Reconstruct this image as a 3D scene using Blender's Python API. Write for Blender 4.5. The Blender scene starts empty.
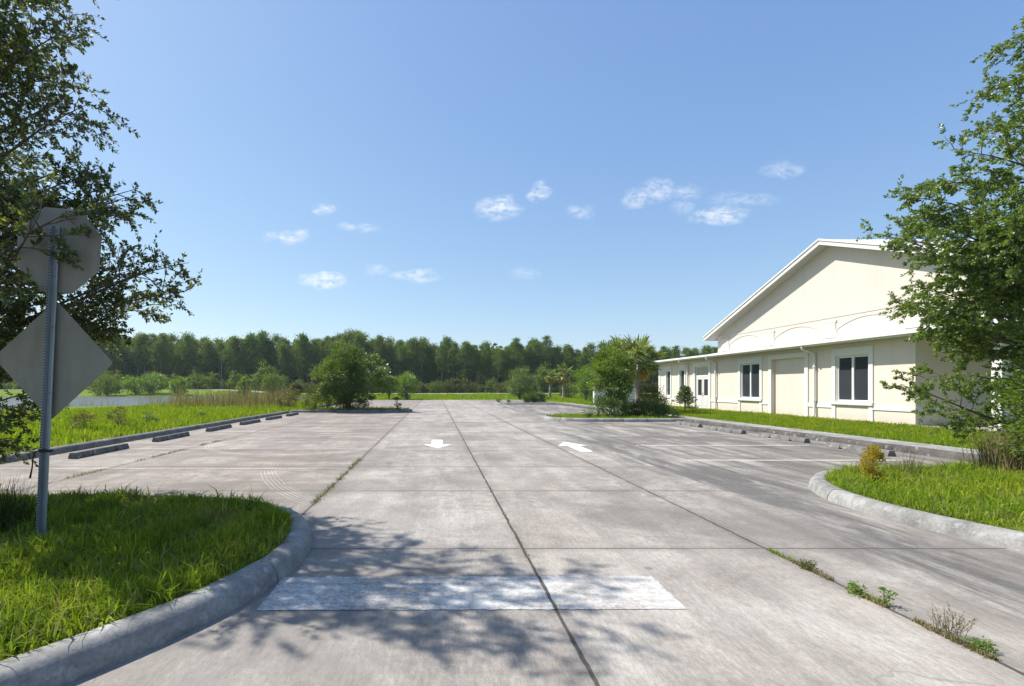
import bpy, math, random
import numpy as np
R = math.radians
rng = np.random.default_rng(7)
random.seed(7)
sc = bpy.context.scene
COL = sc.collection

# ------------------------------------------------------------------ camera
EYE = 1.5
F = 500.0                                   # focal length in pixels of a 1024 wide frame
cam_d = bpy.data.cameras.new('camera'); cam = bpy.data.objects.new('camera', cam_d); COL.objects.link(cam)
cam_d.sensor_width = 36; cam_d.lens = 36 * F / 1024
cam_d.shift_x = (512 - 435) / 1024; cam_d.shift_y = (387.5 - 343) / 1024
cam_d.clip_end = 6000; cam_d.clip_start = 0.05
cam.location = (0, 0, EYE); cam.rotation_euler = (R(90), 0, 0)
sc.camera = cam

# ------------------------------------------------------------------ light
SUN_EL, SUN_AZ = 52.0, -68.0                # azimuth clockwise from +Y
sd = bpy.data.lights.new('sun', 'SUN'); sd.energy = 4.3; sd.angle = R(0.53); sd.color = (1.0, 0.955, 0.88)
sun = bpy.data.objects.new('sun', sd); COL.objects.link(sun)
sun.rotation_euler = (R(90 - SUN_EL), 0, R(-SUN_AZ + 180))
sun.location = (-20, 8, 30)
sc.view_settings.view_transform = 'Standard'; sc.view_settings.look = 'None'
sc.view_settings.exposure = 0.80; sc.view_settings.gamma = 1.0; sc.view_settings.use_curve_mapping = False
SKY_STRENGTH = 0.115

CLOUDS = [(323,280,24,8,1.0),(498,208,22,11,.85),(540,191,10,9,.75),(292,237,13,7,.8),(270,236,9,5,.4),(325,209,10,6,.55),
          (348,226,9,5,.55),(368,227,11,5,.45),(376,270,14,5,.4),(417,276,26,6,.6),(525,273,16,5,.3),
          (580,212,14,8,.4),(637,198,12,10,.6),(658,190,16,11,.6),(686,192,16,8,.4),(720,216,25,9,.8),(682,207,11,7,.35),
          (745,200,34,8,.3),(783,170,20,8,.45)]

def build_world():
    w = bpy.data.worlds.new('World'); sc.world = w; w.use_nodes = True
    nt = w.node_tree; N = nt.nodes; L = nt.links; N.clear()
    out = N.new('ShaderNodeOutputWorld'); bg = N.new('ShaderNodeBackground')
    sky = N.new('ShaderNodeTexSky'); sky.sky_type = 'NISHITA'; sky.sun_disc = False
    sky.sun_elevation = R(SUN_EL); sky.sun_rotation = R(SUN_AZ)
    sky.air_density = 1.0; sky.dust_density = 0.6; sky.ozone_density = 1.6; sky.altitude = 0
    def mth(op, a, b=None, c=None):
        n = N.new('ShaderNodeMath'); n.operation = op
        for i, v in enumerate((a, b, c)):
            if v is None: continue
            if isinstance(v, (int, float)): n.inputs[i].default_value = v
            else: L.new(v, n.inputs[i])
        return n.outputs[0]
    tc = N.new('ShaderNodeTexCoord'); sep = N.new('ShaderNodeSeparateXYZ'); L.new(tc.outputs['Generated'], sep.inputs[0])
    x, y, z = sep.outputs
    yy = mth('MAXIMUM', y, 0.05)
    u = mth('DIVIDE', x, yy); v = mth('DIVIDE', z, yy)
    cmb = N.new('ShaderNodeCombineXYZ'); L.new(u, cmb.inputs[0]); L.new(mth('MULTIPLY', v, 1.9), cmb.inputs[1])
    n1 = N.new('ShaderNodeTexNoise'); n1.inputs['Scale'].default_value = 46; n1.inputs['Detail'].default_value = 7; n1.inputs['Roughness'].default_value = .68; n1.inputs['Distortion'].default_value = .5
    L.new(cmb.outputs[0], n1.inputs['Vector'])
    n2 = N.new('ShaderNodeTexNoise'); n2.inputs['Scale'].default_value = 18; n2.inputs['Detail'].default_value = 3
    L.new(cmb.outputs[0], n2.inputs['Vector'])
    du = mth('MULTIPLY', mth('SUBTRACT', n2.outputs[0], .5), .05)
    dens = None
    for (px, py, a, b, s) in CLOUDS:
        cu, cv = (px - 435) / F, (387.5 - py) / F
        eu = mth('DIVIDE', mth('SUBTRACT', mth('ADD', u, du), cu), a * 1.22 / F)
        ev = mth('DIVIDE', mth('SUBTRACT', mth('ADD', v, mth('MULTIPLY', du, .5)), cv), b * 1.22 / F)
        r2 = mth('ADD', mth('MULTIPLY', eu, eu), mth('MULTIPLY', ev, ev))
        m = mth('MULTIPLY', mth('MAXIMUM', mth('SUBTRACT', 1.0, r2), 0.0), s)
        dens = m if dens is None else mth('MAXIMUM', dens, m)
    nn = mth('SUBTRACT', mth('MULTIPLY', n1.outputs[0], 3.8), 1.35)
    d = mth('MULTIPLY', dens, mth('MAXIMUM', nn, 0.0))
    d = mth('MULTIPLY', mth('MINIMUM', mth('MULTIPLY', d, .95), .85), mth('GREATER_THAN', y, .06))
    # humid summer sky: a flatter, bluer gradient than the dry model gives
    sp = N.new('ShaderNodeSeparateColor'); L.new(sky.outputs[0], sp.inputs[0]); cb = N.new('ShaderNodeCombineColor')
    for i, (A, p) in enumerate(((.88, .79), (.94, .69), (1.01, .45))):
        L.new(mth('MULTIPLY', mth('POWER', mth('MULTIPLY', sp.outputs[i], .1466), p), A / .2002), cb.inputs[i])
    tint = cb
    mx = N.new('ShaderNodeMixRGB'); L.new(d, mx.inputs[0]); L.new(tint.outputs[0], mx.inputs[1]); mx.inputs[2].default_value = (5.2, 5.4, 5.7, 1)
    L.new(mx.outputs[0], bg.inputs[0]); bg.inputs[1].default_value = SKY_STRENGTH
    L.new(bg.outputs[0], out.inputs[0])
build_world()

# ------------------------------------------------------------------ helpers
ORG = {}
def tag(o, label=None, cat=None, group=None, kind=None):
    if label: o['label'] = label
    if cat: o['category'] = cat
    if group: o['group'] = group
    if kind: o['kind'] = kind
    return o
def thing(name, loc, label, cat, group=None):
    o = bpy.data.objects.new(name, None); COL.objects.link(o); o.location = loc; o.empty_display_size = .2
    ORG[o.name] = np.array(loc, float)
    return tag(o, label, cat, group)

class MB:
    """collects polygons of one mesh"""
    def __init__(s): s.v = []; s.f = []; s.n = 0; s.m = []
    def add(s, V, Fc, mi=0):
        V = np.asarray(V, float).reshape(-1, 3)
        s.v.append(V)
        for f in Fc: s.f.append([i + s.n for i in f]); s.m.append(mi)
        s.n += len(V)
    def box(s, x0, x1, y0, y1, z0, z1, mi=0):
        V = [(x0,y0,z0),(x1,y0,z0),(x1,y1,z0),(x0,y1,z0),(x0,y0,z1),(x1,y0,z1),(x1,y1,z1),(x0,y1,z1)]
        s.add(V, [(0,3,2,1),(4,5,6,7),(0,1,5,4),(1,2,6,5),(2,3,7,6),(3,0,4,7)], mi)
    def quad(s, a, b, c, d, mi=0): s.add([a, b, c, d], [(0,1,2,3)], mi)
    def prism(s, poly, axis, t0, t1, mi=0):
        """poly of 2D points extruded along axis ('x': poly is (y,z); 'y': poly is (x,z); 'z': (x,y))"""
        n = len(poly)
        def P(p, t): return {'x': (t, p[0], p[1]), 'y': (p[0], t, p[1]), 'z': (p[0], p[1], t)}[axis]
        V = [P(p, t0) for p in poly] + [P(p, t1) for p in poly]
        Fc = [tuple(range(n))[::-1], tuple(range(n, 2*n))] + [(i, (i+1) % n, n+(i+1) % n, n+i) for i in range(n)]
        s.add(V, Fc, mi)
    def tube(s, pts, rad, k=6, mi=0, cap=True):
        pts = np.asarray(pts, float); n = len(pts)
        rad = np.broadcast_to(np.asarray(rad, float), (n,))
        T = np.gradient(pts, axis=0); T /= np.linalg.norm(T, axis=1)[:, None] + 1e-9
        ref = np.array([0, 0, 1.]) if abs(T[0][2]) < .9 else np.array([1., 0, 0])
        A = np.cross(T, ref); A /= np.linalg.norm(A, axis=1)[:, None] + 1e-9
        B = np.cross(T, A)
        an = np.arange(k) * 2 * math.pi / k
        V = pts[:, None, :] + rad[:, None, None] * (np.cos(an)[None, :, None] * A[:, None, :] + np.sin(an)[None, :, None] * B[:, None, :])
        Fc = []
        for i in range(n - 1):
            for j in range(k):
                j2 = (j + 1) % k
                Fc.append((i*k+j, i*k+j2, (i+1)*k+j2, (i+1)*k+j))
        if cap: Fc.append(tuple(range(k))[::-1]); Fc.append(tuple((n-1)*k+j for j in range(k)))
        s.add(V.reshape(-1, 3), Fc, mi)

def root_of(o):
    while o.parent: o = o.parent
    return o
def link(name, me, mats, parent=None, smooth=False):
    o = bpy.data.objects.new(name, me); COL.objects.link(o)
    for m in (mats if isinstance(mats, (list, tuple)) else [mats]): me.materials.append(m)
    if parent: o.parent = parent
    if smooth: me.polygons.foreach_set('use_smooth', np.ones(len(me.polygons), bool))
    return o
def obj(name, mb, mats, parent=None, smooth=False, origin=None, bevel=0):
    """mesh from an MB in world coordinates; origin = where the object's own origin stands"""
    V = np.concatenate(mb.v)
    if parent is not None: V = V - ORG.get(root_of(parent).name, np.zeros(3))
    elif origin is not None: V = V - np.array(origin)
    me = bpy.data.meshes.new(name); me.from_pydata(V.tolist(), [], mb.f)
    me.polygons.foreach_set('material_index', mb.m)
    me.update()
    o = link(name, me, mats, parent, smooth)
    if parent is None and origin is not None: o.location = origin; ORG[o.name] = np.array(origin, float)
    if bevel:
        b = o.modifiers.new('bevel', 'BEVEL'); b.width = bevel; b.segments = 2; b.limit_method = 'ANGLE'; b.angle_limit = R(40)
    return o
def fastmesh(name, V, quads=None, tris=None):
    me = bpy.data.meshes.new(name)
    nq = 0 if quads is None else len(quads); ntr = 0 if tris is None else len(tris)
    me.vertices.add(len(V)); me.vertices.foreach_set('co', np.ascontiguousarray(V, np.float32).ravel())
    li = []; 
    if nq: li.append(quads.ravel())
    if ntr: li.append(tris.ravel())
    li = np.concatenate(li).astype(np.int32)
    me.loops.add(len(li)); me.loops.foreach_set('vertex_index', li)
    st = np.concatenate([np.arange(nq) * 4, nq * 4 + np.arange(ntr) * 3]).astype(np.int32)
    me.polygons.add(nq + ntr); me.polygons.foreach_set('loop_start', st)
    me.update(calc_edges=True)
    return me
def nrm(a): return a / (np.linalg.norm(a, axis=-1, keepdims=True) + 1e-9)

def leaves_mesh(name, P, D, size, rng, aspect=.42, flat=.0):
    """diamond leaves: P base points, D directions, size lengths"""
    n = len(P)
    D = nrm(D)
    U = rng.normal(size=(n, 3)); U[:, 2] *= (1 - flat)
    S = nrm(np.cross(D, U))
    if flat > 0:                        # leaf blades turned towards the light
        up = np.array([0, 0, 1.0]); S2 = nrm(np.cross(D, np.broadcast_to(up, D.shape) + rng.normal(scale=.6, size=(n, 3))))
        S = nrm(S * (1 - flat) + S2 * flat)
    Nn = np.cross(D, S)
    l = size[:, None]
    w = l * aspect * .5 * rng.uniform(.8, 1.2, (n, 1))
    fold = rng.uniform(-.10, .18, (n, 1)) * l
    a = P; c = P + D * l - Nn * fold * .6
    m = P + D * l * .5 + Nn * fold * .35
    V = np.stack([a, m + S * w, c, m - S * w], 1).reshape(-1, 3)
    q = (np.arange(n)[:, None] * 4 + np.arange(4)[None, :])
    return fastmesh(name, V, q)

# ------------------------------------------------------------------ materials
class NT:
    def __init__(s, name):
        s.m = bpy.data.materials.new(name); s.m.use_nodes = True
        s.t = s.m.node_tree; s.N = s.t.nodes; s.L = s.t.links; s.N.clear()
        s.out = s.N.new('ShaderNodeOutputMaterial')
    def new(s, t, **k):
        n = s.N.new('ShaderNode' + t)
        for a, v in k.items(): setattr(n, a, v)
        return n
    def set(s, sock, v):
        if v is None: return
        if hasattr(v, 'is_output'): s.L.new(v, sock)
        else: sock.default_value = v
    def math(s, op, a, b=None, c=None, clamp=False):
        n = s.new('Math', operation=op, use_clamp=clamp)
        for i, v in enumerate((a, b, c)): s.set(n.inputs[i], v)
        return n.outputs[0]
    def mix(s, f, a, b, mode='MIX'):
        n = s.new('MixRGB', blend_type=mode); s.set(n.inputs[0], f)
        for i, v in ((1, a), (2, b)):
            if isinstance(v, tuple) and len(v) == 3: v = v + (1,)
            s.set(n.inputs[i], v)
        return n.outputs[0]
    def pos(s, scale=(1, 1, 1), rot=(0, 0, 0)):
        tc = s.new('TexCoord'); mp = s.new('Mapping'); s.L.new(tc.outputs['Object'], mp.inputs[0])
        mp.inputs['Scale'].default_value = scale; mp.inputs['Rotation'].default_value = rot
        return mp.outputs[0]
    def noise(s, vec, scale, detail=4, rough=.55, dist=0):
        n = s.new('TexNoise'); s.set(n.inputs['Vector'], vec)
        n.inputs['Scale'].default_value = scale; n.inputs['Detail'].default_value = detail; n.inputs['Roughness'].default_value = rough
        n.inputs['Distortion'].default_value = dist
        return n.outputs[0]
    def ramp(s, f, *stops):
        n = s.new('ValToRGB'); s.set(n.inputs[0], f)
        e = n.color_ramp.elements
        while len(e) < len(stops): e.new(.5)
        for el, (p, c) in zip(e, stops):
            el.position = p; el.color = (c, c, c, 1) if isinstance(c, (int, float)) else tuple(c) + (1,)
        return n.outputs[0]
    def step(s, v, a, b): # smooth 0..1 from a to b
        n = s.new('MapRange', interpolation_type='SMOOTHSTEP'); s.set(n.inputs[0], v)
        n.inputs[1].default_value = a; n.inputs[2].default_value = b
        return n.outputs[0]
    def bsdf(s, col, rough=.7, spec=.3, metal=0, bump=None, bstr=.3, bdist=.01):
        p = s.new('BsdfPrincipled')
        if isinstance(col, tuple) and len(col) == 3: col = col + (1,)
        s.set(p.inputs['Base Color'], col); s.set(p.inputs['Roughness'], rough)
        p.inputs['Specular IOR Level'].default_value = spec; p.inputs['Metallic'].default_value = metal
        if bump is not None:
            b = s.new('Bump'); b.inputs['Strength'].default_value = bstr; b.inputs['Distance'].default_value = bdist
            s.L.new(bump, b.inputs['Height']); s.L.new(b.outputs[0], p.inputs['Normal'])
        s.L.new(p.outputs[0], s.out.inputs[0])
        return p

def mat_leaf(name, c0, c1, c2=None, transl=.38, rough=.55, clump=1.2, gloss=.02):
    t = NT(name)
    g = t.new('NewGeometry')
    rnd = g.outputs['Random Per Island']
    st = [(0, c0), (.75, c1)] + ([(1.0, c2)] if c2 else [(1.0, c1)])
    col = t.ramp(rnd, *st)
    n = t.noise(t.pos(), clump, 2)
    col = t.mix(t.ramp(n, (.35, 0), (.65, 1)), t.mix(1, col, (.72, .78, .72), 'MULTIPLY'), col)
    d = t.new('BsdfDiffuse'); t.set(d.inputs[0], col)
    tr = t.new('BsdfTranslucent'); t.set(tr.inputs[0], t.mix(1, col, (1.3, 1.25, .55), 'MULTIPLY'))
    mx = t.new('MixShader'); mx.inputs[0].default_value = transl
    t.L.new(d.outputs[0], mx.inputs[1]); t.L.new(tr.outputs[0], mx.inputs[2])
    gl = t.new('BsdfGlossy'); gl.inputs['Roughness'].default_value = rough; gl.inputs[0].default_value = (.8, .85, .85, 1)
    fr = t.new('Fresnel'); fr.inputs[0].default_value = 1.4
    m2 = t.new('MixShader'); t.set(m2.inputs[0], t.math('MULTIPLY', fr.outputs[0], gloss * 8))
    t.L.new(mx.outputs[0], m2.inputs[1]); t.L.new(gl.outputs[0], m2.inputs[2])
    t.L.new(m2.outputs[0], t.out.inputs[0])
    return t.m
def mat_simple(name, col, rough=.7, spec=.3, metal=0, var=.12, scale=3.0, bump=None):
    t = NT(name)
    n = t.noise(t.pos(), scale, 5, .6)
    c = t.mix(n, tuple(x * (1 - var) for x in col), tuple(min(1, x * (1 + var)) for x in col))
    t.bsdf(c, rough, spec, metal, t.noise(t.pos(), bump[0], 4) if bump else None, bump[1] if bump else .3, .01)
    return t.m

JX = [(-6.05, -30, 60), (-1.56, 5.8, 60), (.82, -30, 60), (3.08, -30, 60), (5.3, 8.8, 60)]
JY = 2.4; JY0 = 4.66
CX, CY, CR = 3.37, 11.0, 6.7          # centre and radius of the tyre arcs
def mat_concrete(name, paint=None, wear=.35):
    t = NT(name)
    P = t.pos(); sep = t.new('SeparateXYZ'); t.L.new(P, sep.inputs[0]); X, Y, Z = sep.outputs
    big = t.noise(P, .28, 4, .6); mid = t.noise(P, 1.4, 6, .65, .4); fine = t.noise(P, 26, 5, .7); grit = t.noise(P, 140, 2, .8)
    streak = t.noise(t.pos((1.5, .16, 1), (0, 0, R(16))), 1.7, 6, .68, .35)
    streak2 = t.noise(t.pos((9, .9, 1), (0, 0, R(-24))), 2.2, 4, .7, .3)
    left = t.step(X, -1.0, -2.2)
    right = t.step(X, 3.3, 6.5)
    base = t.mix(left, (.66, .61, .545), (.58, .505, .44))
    base = t.mix(t.ramp(big, (.35, 0), (.68, 1)), t.mix(1, base, (.74, .73, .73), 'MULTIPLY'), base)
    base = t.mix(t.ramp(mid, (.34, .8), (.62, 0)), base, t.mix(1, base, (.72, .69, .66), 'MULTIPLY'))
    base = t.mix(t.ramp(streak2, (.35, .45), (.6, 0)), base, t.mix(1, base, (.80, .79, .79), 'MULTIPLY'))
    scf = t.noise(t.pos((1.2, 2.0, 1), (0, 0, R(35))), 1.3, 6, .7, 1.2)
    base = t.mix(t.math('MULTIPLY', t.math('MULTIPLY', left, .32), t.ramp(scf, (.50, 0), (.60, 1))), base, (.66, .60, .54))
    # dark oily drag marks, stronger in the right hand lane and in front of the stalls
    near = t.step(Y, 14, 5)
    st = t.ramp(streak, (.40, 1), (.57, 0))
    f = t.math('MULTIPLY', st, t.math('ADD', t.math('MULTIPLY', right, .62), .26))
    base = t.mix(f, base, (.14, .135, .13))
    lane = t.math('MULTIPLY', t.step(t.math('ABSOLUTE', t.math('SUBTRACT', t.math('ADD', X, t.math('MULTIPLY', t.math('SUBTRACT', t.noise(P, .22, 2), .5), 1.6)), 4.55)), 1.25, .35), t.step(Y, 24, 13))
    lane = t.math('MULTIPLY', lane, t.ramp(t.noise(t.pos((1.3, .22, 1), (0, 0, R(5))), 1.5, 6, .7, .4), (.44, .08), (.54, .92)))
    base = t.mix(lane, base, (.15, .143, .135))
    oil = t.math('MULTIPLY', t.step(X, 5.2, 6.2), t.ramp(t.noise(t.pos((.9, .5, 1)), .75, 6, .68, .5), (.46, 0), (.58, .8)))
    base = t.mix(oil, base, (.17, .15, .135))
    f2 = t.math('MULTIPLY', t.ramp(t.noise(P, .55, 5, .6, .8), (.47, 0), (.66, 1)), .62)
    base = t.mix(f2, base, (.20, .175, .155))
    base = t.mix(t.math('MULTIPLY', t.math('MULTIPLY', left, .75), t.ramp(t.noise(t.pos((.5, 1.6, 1)), .8, 5, .65, .6), (.45, 0), (.66, 1))), base, (.22, .175, .15))
    base = t.mix(t.ramp(fine, (.3, .42), (.6, 0)), base, t.mix(1, base, (.70, .69, .68), 'MULTIPLY'))
    base = t.mix(t.ramp(grit, (.38, .6), (.6, 0)), base, t.mix(1, base, (.62, .62, .62), 'MULTIPLY'))
    base = t.mix(t.ramp(t.noise(P, 55, 3, .6), (.60, 0), (.72, .35)), base, (.56, .54, .51))
    broom = t.noise(t.pos((17, 4.5, 1), (0, 0, R(-38))), 2.4, 5, .78, .3)
    base = t.mix(t.ramp(broom, (.36, .8), (.60, 0)), base, t.mix(1, base, (.66, .65, .63), 'MULTIPLY'))
    mil = t.math('MULTIPLY', t.ramp(t.noise(P, 5, 8, .82), (.47, 0), (.60, 1)), t.ramp(t.noise(P, .42, 4, .6, .6), (.42, .08), (.58, .85)))
    base = t.mix(mil, base, (.19, .178, .16))
    edge = t.math('MULTIPLY', t.math('MULTIPLY', t.step(X, .6, -.9), t.step(Y, 8.2, 5.6)), t.ramp(t.noise(P, 2.6, 7, .75), (.36, .75), (.64, .1)))
    base = t.mix(edge, base, (.23, .215, .195))
    vs = t.new('TexVoronoi', feature='F1'); vs.inputs['Scale'].default_value = 1.5; t.L.new(P, vs.inputs['Vector'])
    sp2 = t.new('SeparateColor'); t.L.new(vs.outputs['Color'], sp2.inputs[0])
    drip = t.math('MULTIPLY', t.step(t.math('SUBTRACT', t.math('ADD', vs.outputs['Distance'], t.math('MULTIPLY', t.math('SUBTRACT', t.noise(P, 9, 3), .5), .12)), t.math('MULTIPLY', sp2.outputs[1], .07)), .05, .01), t.math('GREATER_THAN', sp2.outputs[0], .62))
    base = t.mix(t.math('MULTIPLY', drip, .6), base, (.12, .11, .10))
    # pale scrub / tyre arcs on the left part
    dx = t.math('SUBTRACT', X, CX); dy = t.math('SUBTRACT', Y, CY)
    d = t.math('SQRT', t.math('ADD', t.math('MULTIPLY', dx, dx), t.math('MULTIPLY', dy, dy)))
    d = t.math('ADD', d, t.math('MULTIPLY', t.noise(P, .8, 2), .12))
    arcs = t.math('MULTIPLY', t.step(t.math('SINE', t.math('MULTIPLY', d, 100)), .3, 1.0),
                  t.math('MULTIPLY', t.step(d, CR - .16, CR - .12), t.step(d, CR + .22, CR + .16)))
    arcs = t.math('MULTIPLY', arcs, t.math('MULTIPLY', t.step(Y, 11.0, 9.6), t.step(Y, 5.9, 6.6)))
    arcs = t.math('MULTIPLY', t.math('MULTIPLY', arcs, t.step(X, -1.5, -1.7)), t.ramp(mid, (.38, .1), (.58, .5)))
    dx2 = t.math('ADD', X, 3.6); dy2 = t.math('SUBTRACT', Y, 13.4)
    d2 = t.math('SQRT', t.math('ADD', t.math('MULTIPLY', dx2, dx2), t.math('MULTIPLY', dy2, dy2)))
    arc2 = t.math('MULTIPLY', t.math('MULTIPLY', t.step(d2, 2.1, 2.14), t.step(d2, 2.36, 2.32)), t.math('MULTIPLY', t.step(t.math('SINE', t.math('MULTIPLY', d2, 90)), .1, .8), .45))
    arcs = t.math('MAXIMUM', arcs, arc2)
    base = t.mix(arcs, base, (.56, .53, .50))
    # joints
    wob = t.math('MULTIPLY', t.math('SUBTRACT', t.noise(P, 5, 3), .5), .035)
    dist = None
    xw = t.math('ADD', X, wob)
    for (jx, y0, y1) in JX:
        e = t.math('ABSOLUTE', t.math('SUBTRACT', xw, jx))
        if y0 > -20: e = t.math('ADD', e, t.step(Y, y0, y0 - .1))
        dist = e if dist is None else t.math('MINIMUM', dist, e)
    jl = t.step(t.math('SUBTRACT', dist, t.math('MULTIPLY', t.noise(P, 2.3, 3), .018)), .008, 0.0)
    jsoft = t.math('MULTIPLY', t.step(dist, .15, 0.0), t.math('MULTIPLY', t.ramp(t.noise(P, 3, 5, .7), (.35, 0), (.65, 1)), .62))
    yw = t.math('ADD', Y, t.math('MULTIPLY', wob, .8))
    ty = t.math('ABSOLUTE', t.math('SUBTRACT', t.math('FRACT', t.math('ADD', t.math('DIVIDE', t.math('SUBTRACT', t.math('SUBTRACT', yw, t.math('MULTIPLY', t.math('MULTIPLY', t.step(Y, 5.4, 6.6), t.step(Y, 8.9, 7.9)), .2)), JY0), JY), 100.5)), .5))
    ty = t.math('MULTIPLY', ty, JY)
    tl = t.step(ty, .013, .005)
    tl = t.math('MULTIPLY', tl, t.ramp(t.noise(P, .9, 3), (.3, .45), (.55, .95)))
    tsoft = t.math('MULTIPLY', t.step(ty, .13, 0.0), .30)
    base = t.mix(t.math('MAXIMUM', jsoft, tsoft), base, (.15, .135, .12))
    pan = None
    for (jx, y0, y1) in JX:
        g = t.math('GREATER_THAN', X, jx); pan = g if pan is None else t.math('ADD', pan, g)
    row = t.math('FLOOR', t.math('DIVIDE', t.math('SUBTRACT', Y, JY0), JY))
    wn_ = t.new('TexWhiteNoise', noise_dimensions='2D'); cx = t.new('CombineXYZ'); t.L.new(pan, cx.inputs[0]); t.L.new(row, cx.inputs[1]); t.L.new(cx.outputs[0], wn_.inputs['Vector'])
    base = t.mix(t.math('MULTIPLY', wn_.outputs['Value'], .65), base, t.mix(1, base, (.80, .79, .775), 'MULTIPLY'))
    # hairline cracks
    vo = t.new('TexVoronoi', feature='DISTANCE_TO_EDGE'); vo.inputs['Scale'].default_value = .22
    vw = t.new('VectorMath', operation='ADD'); nz = t.new('TexNoise'); nz.inputs['Scale'].default_value = 1.1; nz.inputs['Detail'].default_value = 5
    t.L.new(P, nz.inputs['Vector']); t.L.new(P, vw.inputs[0])
    sc_ = t.new('VectorMath', operation='SCALE'); sc_.inputs['Scale'].default_value = 1.0; t.L.new(nz.outputs['Color'], sc_.inputs[0]); t.L.new(sc_.outputs[0], vw.inputs[1])
    t.L.new(vw.outputs[0], vo.inputs['Vector'])
    crack = t.math('MULTIPLY', t.step(vo.outputs['Distance'], .0032, .0008), t.ramp(t.noise(P, .35, 2), (.46, 0), (.56, .75)))
    base = t.mix(t.math('MULTIPLY', crack, .6), base, (.16, .15, .14))
    if paint:
        wn = t.noise(P, 16, 6, .75); wn2 = t.noise(P, 45, 4, .75); wl = t.noise(t.pos((.8, 6, 1)), 2.2, 4, .6)
        m = t.math('ADD', t.math('MULTIPLY', wn, .5), t.math('ADD', t.math('MULTIPLY', wn2, .35), t.math('MULTIPLY', wl, .35)))
        trk = t.math('ADD', t.step(t.math('ABSOLUTE', t.math('SUBTRACT', X, 1.25)), .5, .1), t.step(t.math('ABSOLUTE', t.math('ADD', X, .35)), .5, .1))
        m = t.math('SUBTRACT', m, t.math('MULTIPLY', trk, .05))
        keep = t.step(m, wear, wear + .30)
        pc = t.mix(t.ramp(fine, (.3, .45), (.65, 0)), paint, tuple(.72 * c for c in paint))
        base = t.mix(t.math('MULTIPLY', keep, .93), base, pc)
    base = t.mix(t.math('MULTIPLY', jl, .9), base, (.05, .045, .035)); base = t.mix(tl, base, (.06, .055, .05))
    h = t.math('ADD', t.math('MULTIPLY', fine, .6), t.math('MULTIPLY', grit, .4))
    h = t.math('SUBTRACT', t.math('ADD', h, t.math('MULTIPLY', streak2, .5)), t.math('MULTIPLY', t.math('MAXIMUM', jl, tl), 2.0))
    t.bsdf(base, .82, .25, 0, h, .35, .012)
    return t.m
M = {}
M['concrete'] = mat_concrete('concrete_pavement')
M['stopline'] = mat_concrete('worn_white_paint', (.62, .62, .60), .435)
M['arrow'] = mat_concrete('white_arrow_paint', (.86, .86, .85), .10)
M['stall_old'] = mat_concrete('old_stall_paint', (.68, .65, .61), .49)
M['stall'] = mat_concrete('faded_white_paint', (.68, .67, .64), .39)

def mat_kerb(name, c=(.37, .36, .34)):
    t = NT(name); P = t.pos()
    n = t.noise(P, 2.2, 6, .7, .3); f = t.noise(P, 38, 5, .7)
    col = t.mix(t.ramp(n, (.32, 0), (.66, 1)), tuple(x * .42 for x in c), c)
    col = t.mix(t.ramp(f, (.35, .6), (.6, 0)), col, t.mix(1, col, (.6, .59, .57), 'MULTIPLY'))
    col = t.mix(t.ramp(t.noise(P, 9, 4), (.6, 0), (.72, .5)), col, (.52, .51, .49))
    t.bsdf(col, .85, .2, 0, f, .45, .01)
    return t.m
M['kerb'] = mat_kerb('weathered_kerb'); M['stop'] = mat_kerb('old_wheel_stop', (.19, .18, .17)); M['kerb_stained'] = mat_kerb('stained_kerb', (.135, .125, .115)); M['kerb_dark'] = mat_kerb('old_dark_concrete', (.25, .24, .23)); M['walk'] = mat_kerb('sidewalk_concrete', (.40, .385, .36))

def mat_ground():
    t = NT('lawn_soil'); P = t.pos()
    a = t.noise(P, .12, 4, .6); b = t.noise(P, 1.6, 6, .7); c = t.noise(P, 14, 4, .7)
    col = t.mix(t.ramp(a, (.35, 0), (.65, 1)), (.12, .20, .022), (.18, .26, .035))
    col = t.mix(t.ramp(b, (.40, .0), (.7, .65)), col, (.19, .19, .06))
    col = t.mix(t.ramp(c, (.4, .6), (.65, 0)), col, t.mix(1, col, (.5, .55, .5), 'MULTIPLY'))
    t.bsdf(col, .95, .05, 0, c, .6, .05)
    return t.m
M['ground'] = mat_ground()
def mat_grass(name, c0, c1, c2, tr=.45):
    t = NT(name); g = t.new('NewGeometry')
    col = t.ramp(g.outputs['Random Per Island'], (0, c0), (.55, c1), (.90, c1), (1, c2))
    n = t.noise(t.pos(), 1.6, 5, .7); n2 = t.noise(t.pos(), .25, 2)
    col = t.mix(t.ramp(n, (.38, .9), (.58, 0)), col, t.mix(1, col, (.55, .68, .55), 'MULTIPLY'))
    col = t.mix(t.ramp(t.noise(t.pos(), .7, 4, .65, .5), (.55, 0), (.72, .5)), col, (.30, .27, .10))
    col = t.mix(t.ramp(n2, (.45, 0), (.65, .35)), col, t.mix(1, col, (1.35, 1.1, .9), 'MULTIPLY'))
    d = t.new('BsdfDiffuse'); t.set(d.inputs[0], col)
    r = t.new('BsdfTranslucent'); t.set(r.inputs[0], t.mix(1, col, (1.25, 1.2, .5), 'MULTIPLY'))
    mx = t.new('MixShader'); mx.inputs[0].default_value = tr
    t.L.new(d.outputs[0], mx.inputs[1]); t.L.new(r.outputs[0], mx.inputs[2]); t.L.new(mx.outputs[0], t.out.inputs[0])
    return t.m
M['grass'] = mat_grass('grass_blades', (.14, .21, .022), (.265, .35, .042), (.44, .38, .15))
M['grass_lawn'] = mat_grass('lawn_blades', (.17, .255, .022), (.27, .36, .038), (.42, .38, .14))
M['reed'] = mat_grass('reeds', (.17, .16, .07), (.31, .25, .15), (.42, .33, .23), .3)
M['reed_green'] = mat_grass('green_rushes', (.12, .17, .04), (.2, .24, .07), (.34, .3, .15), .3)
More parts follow.
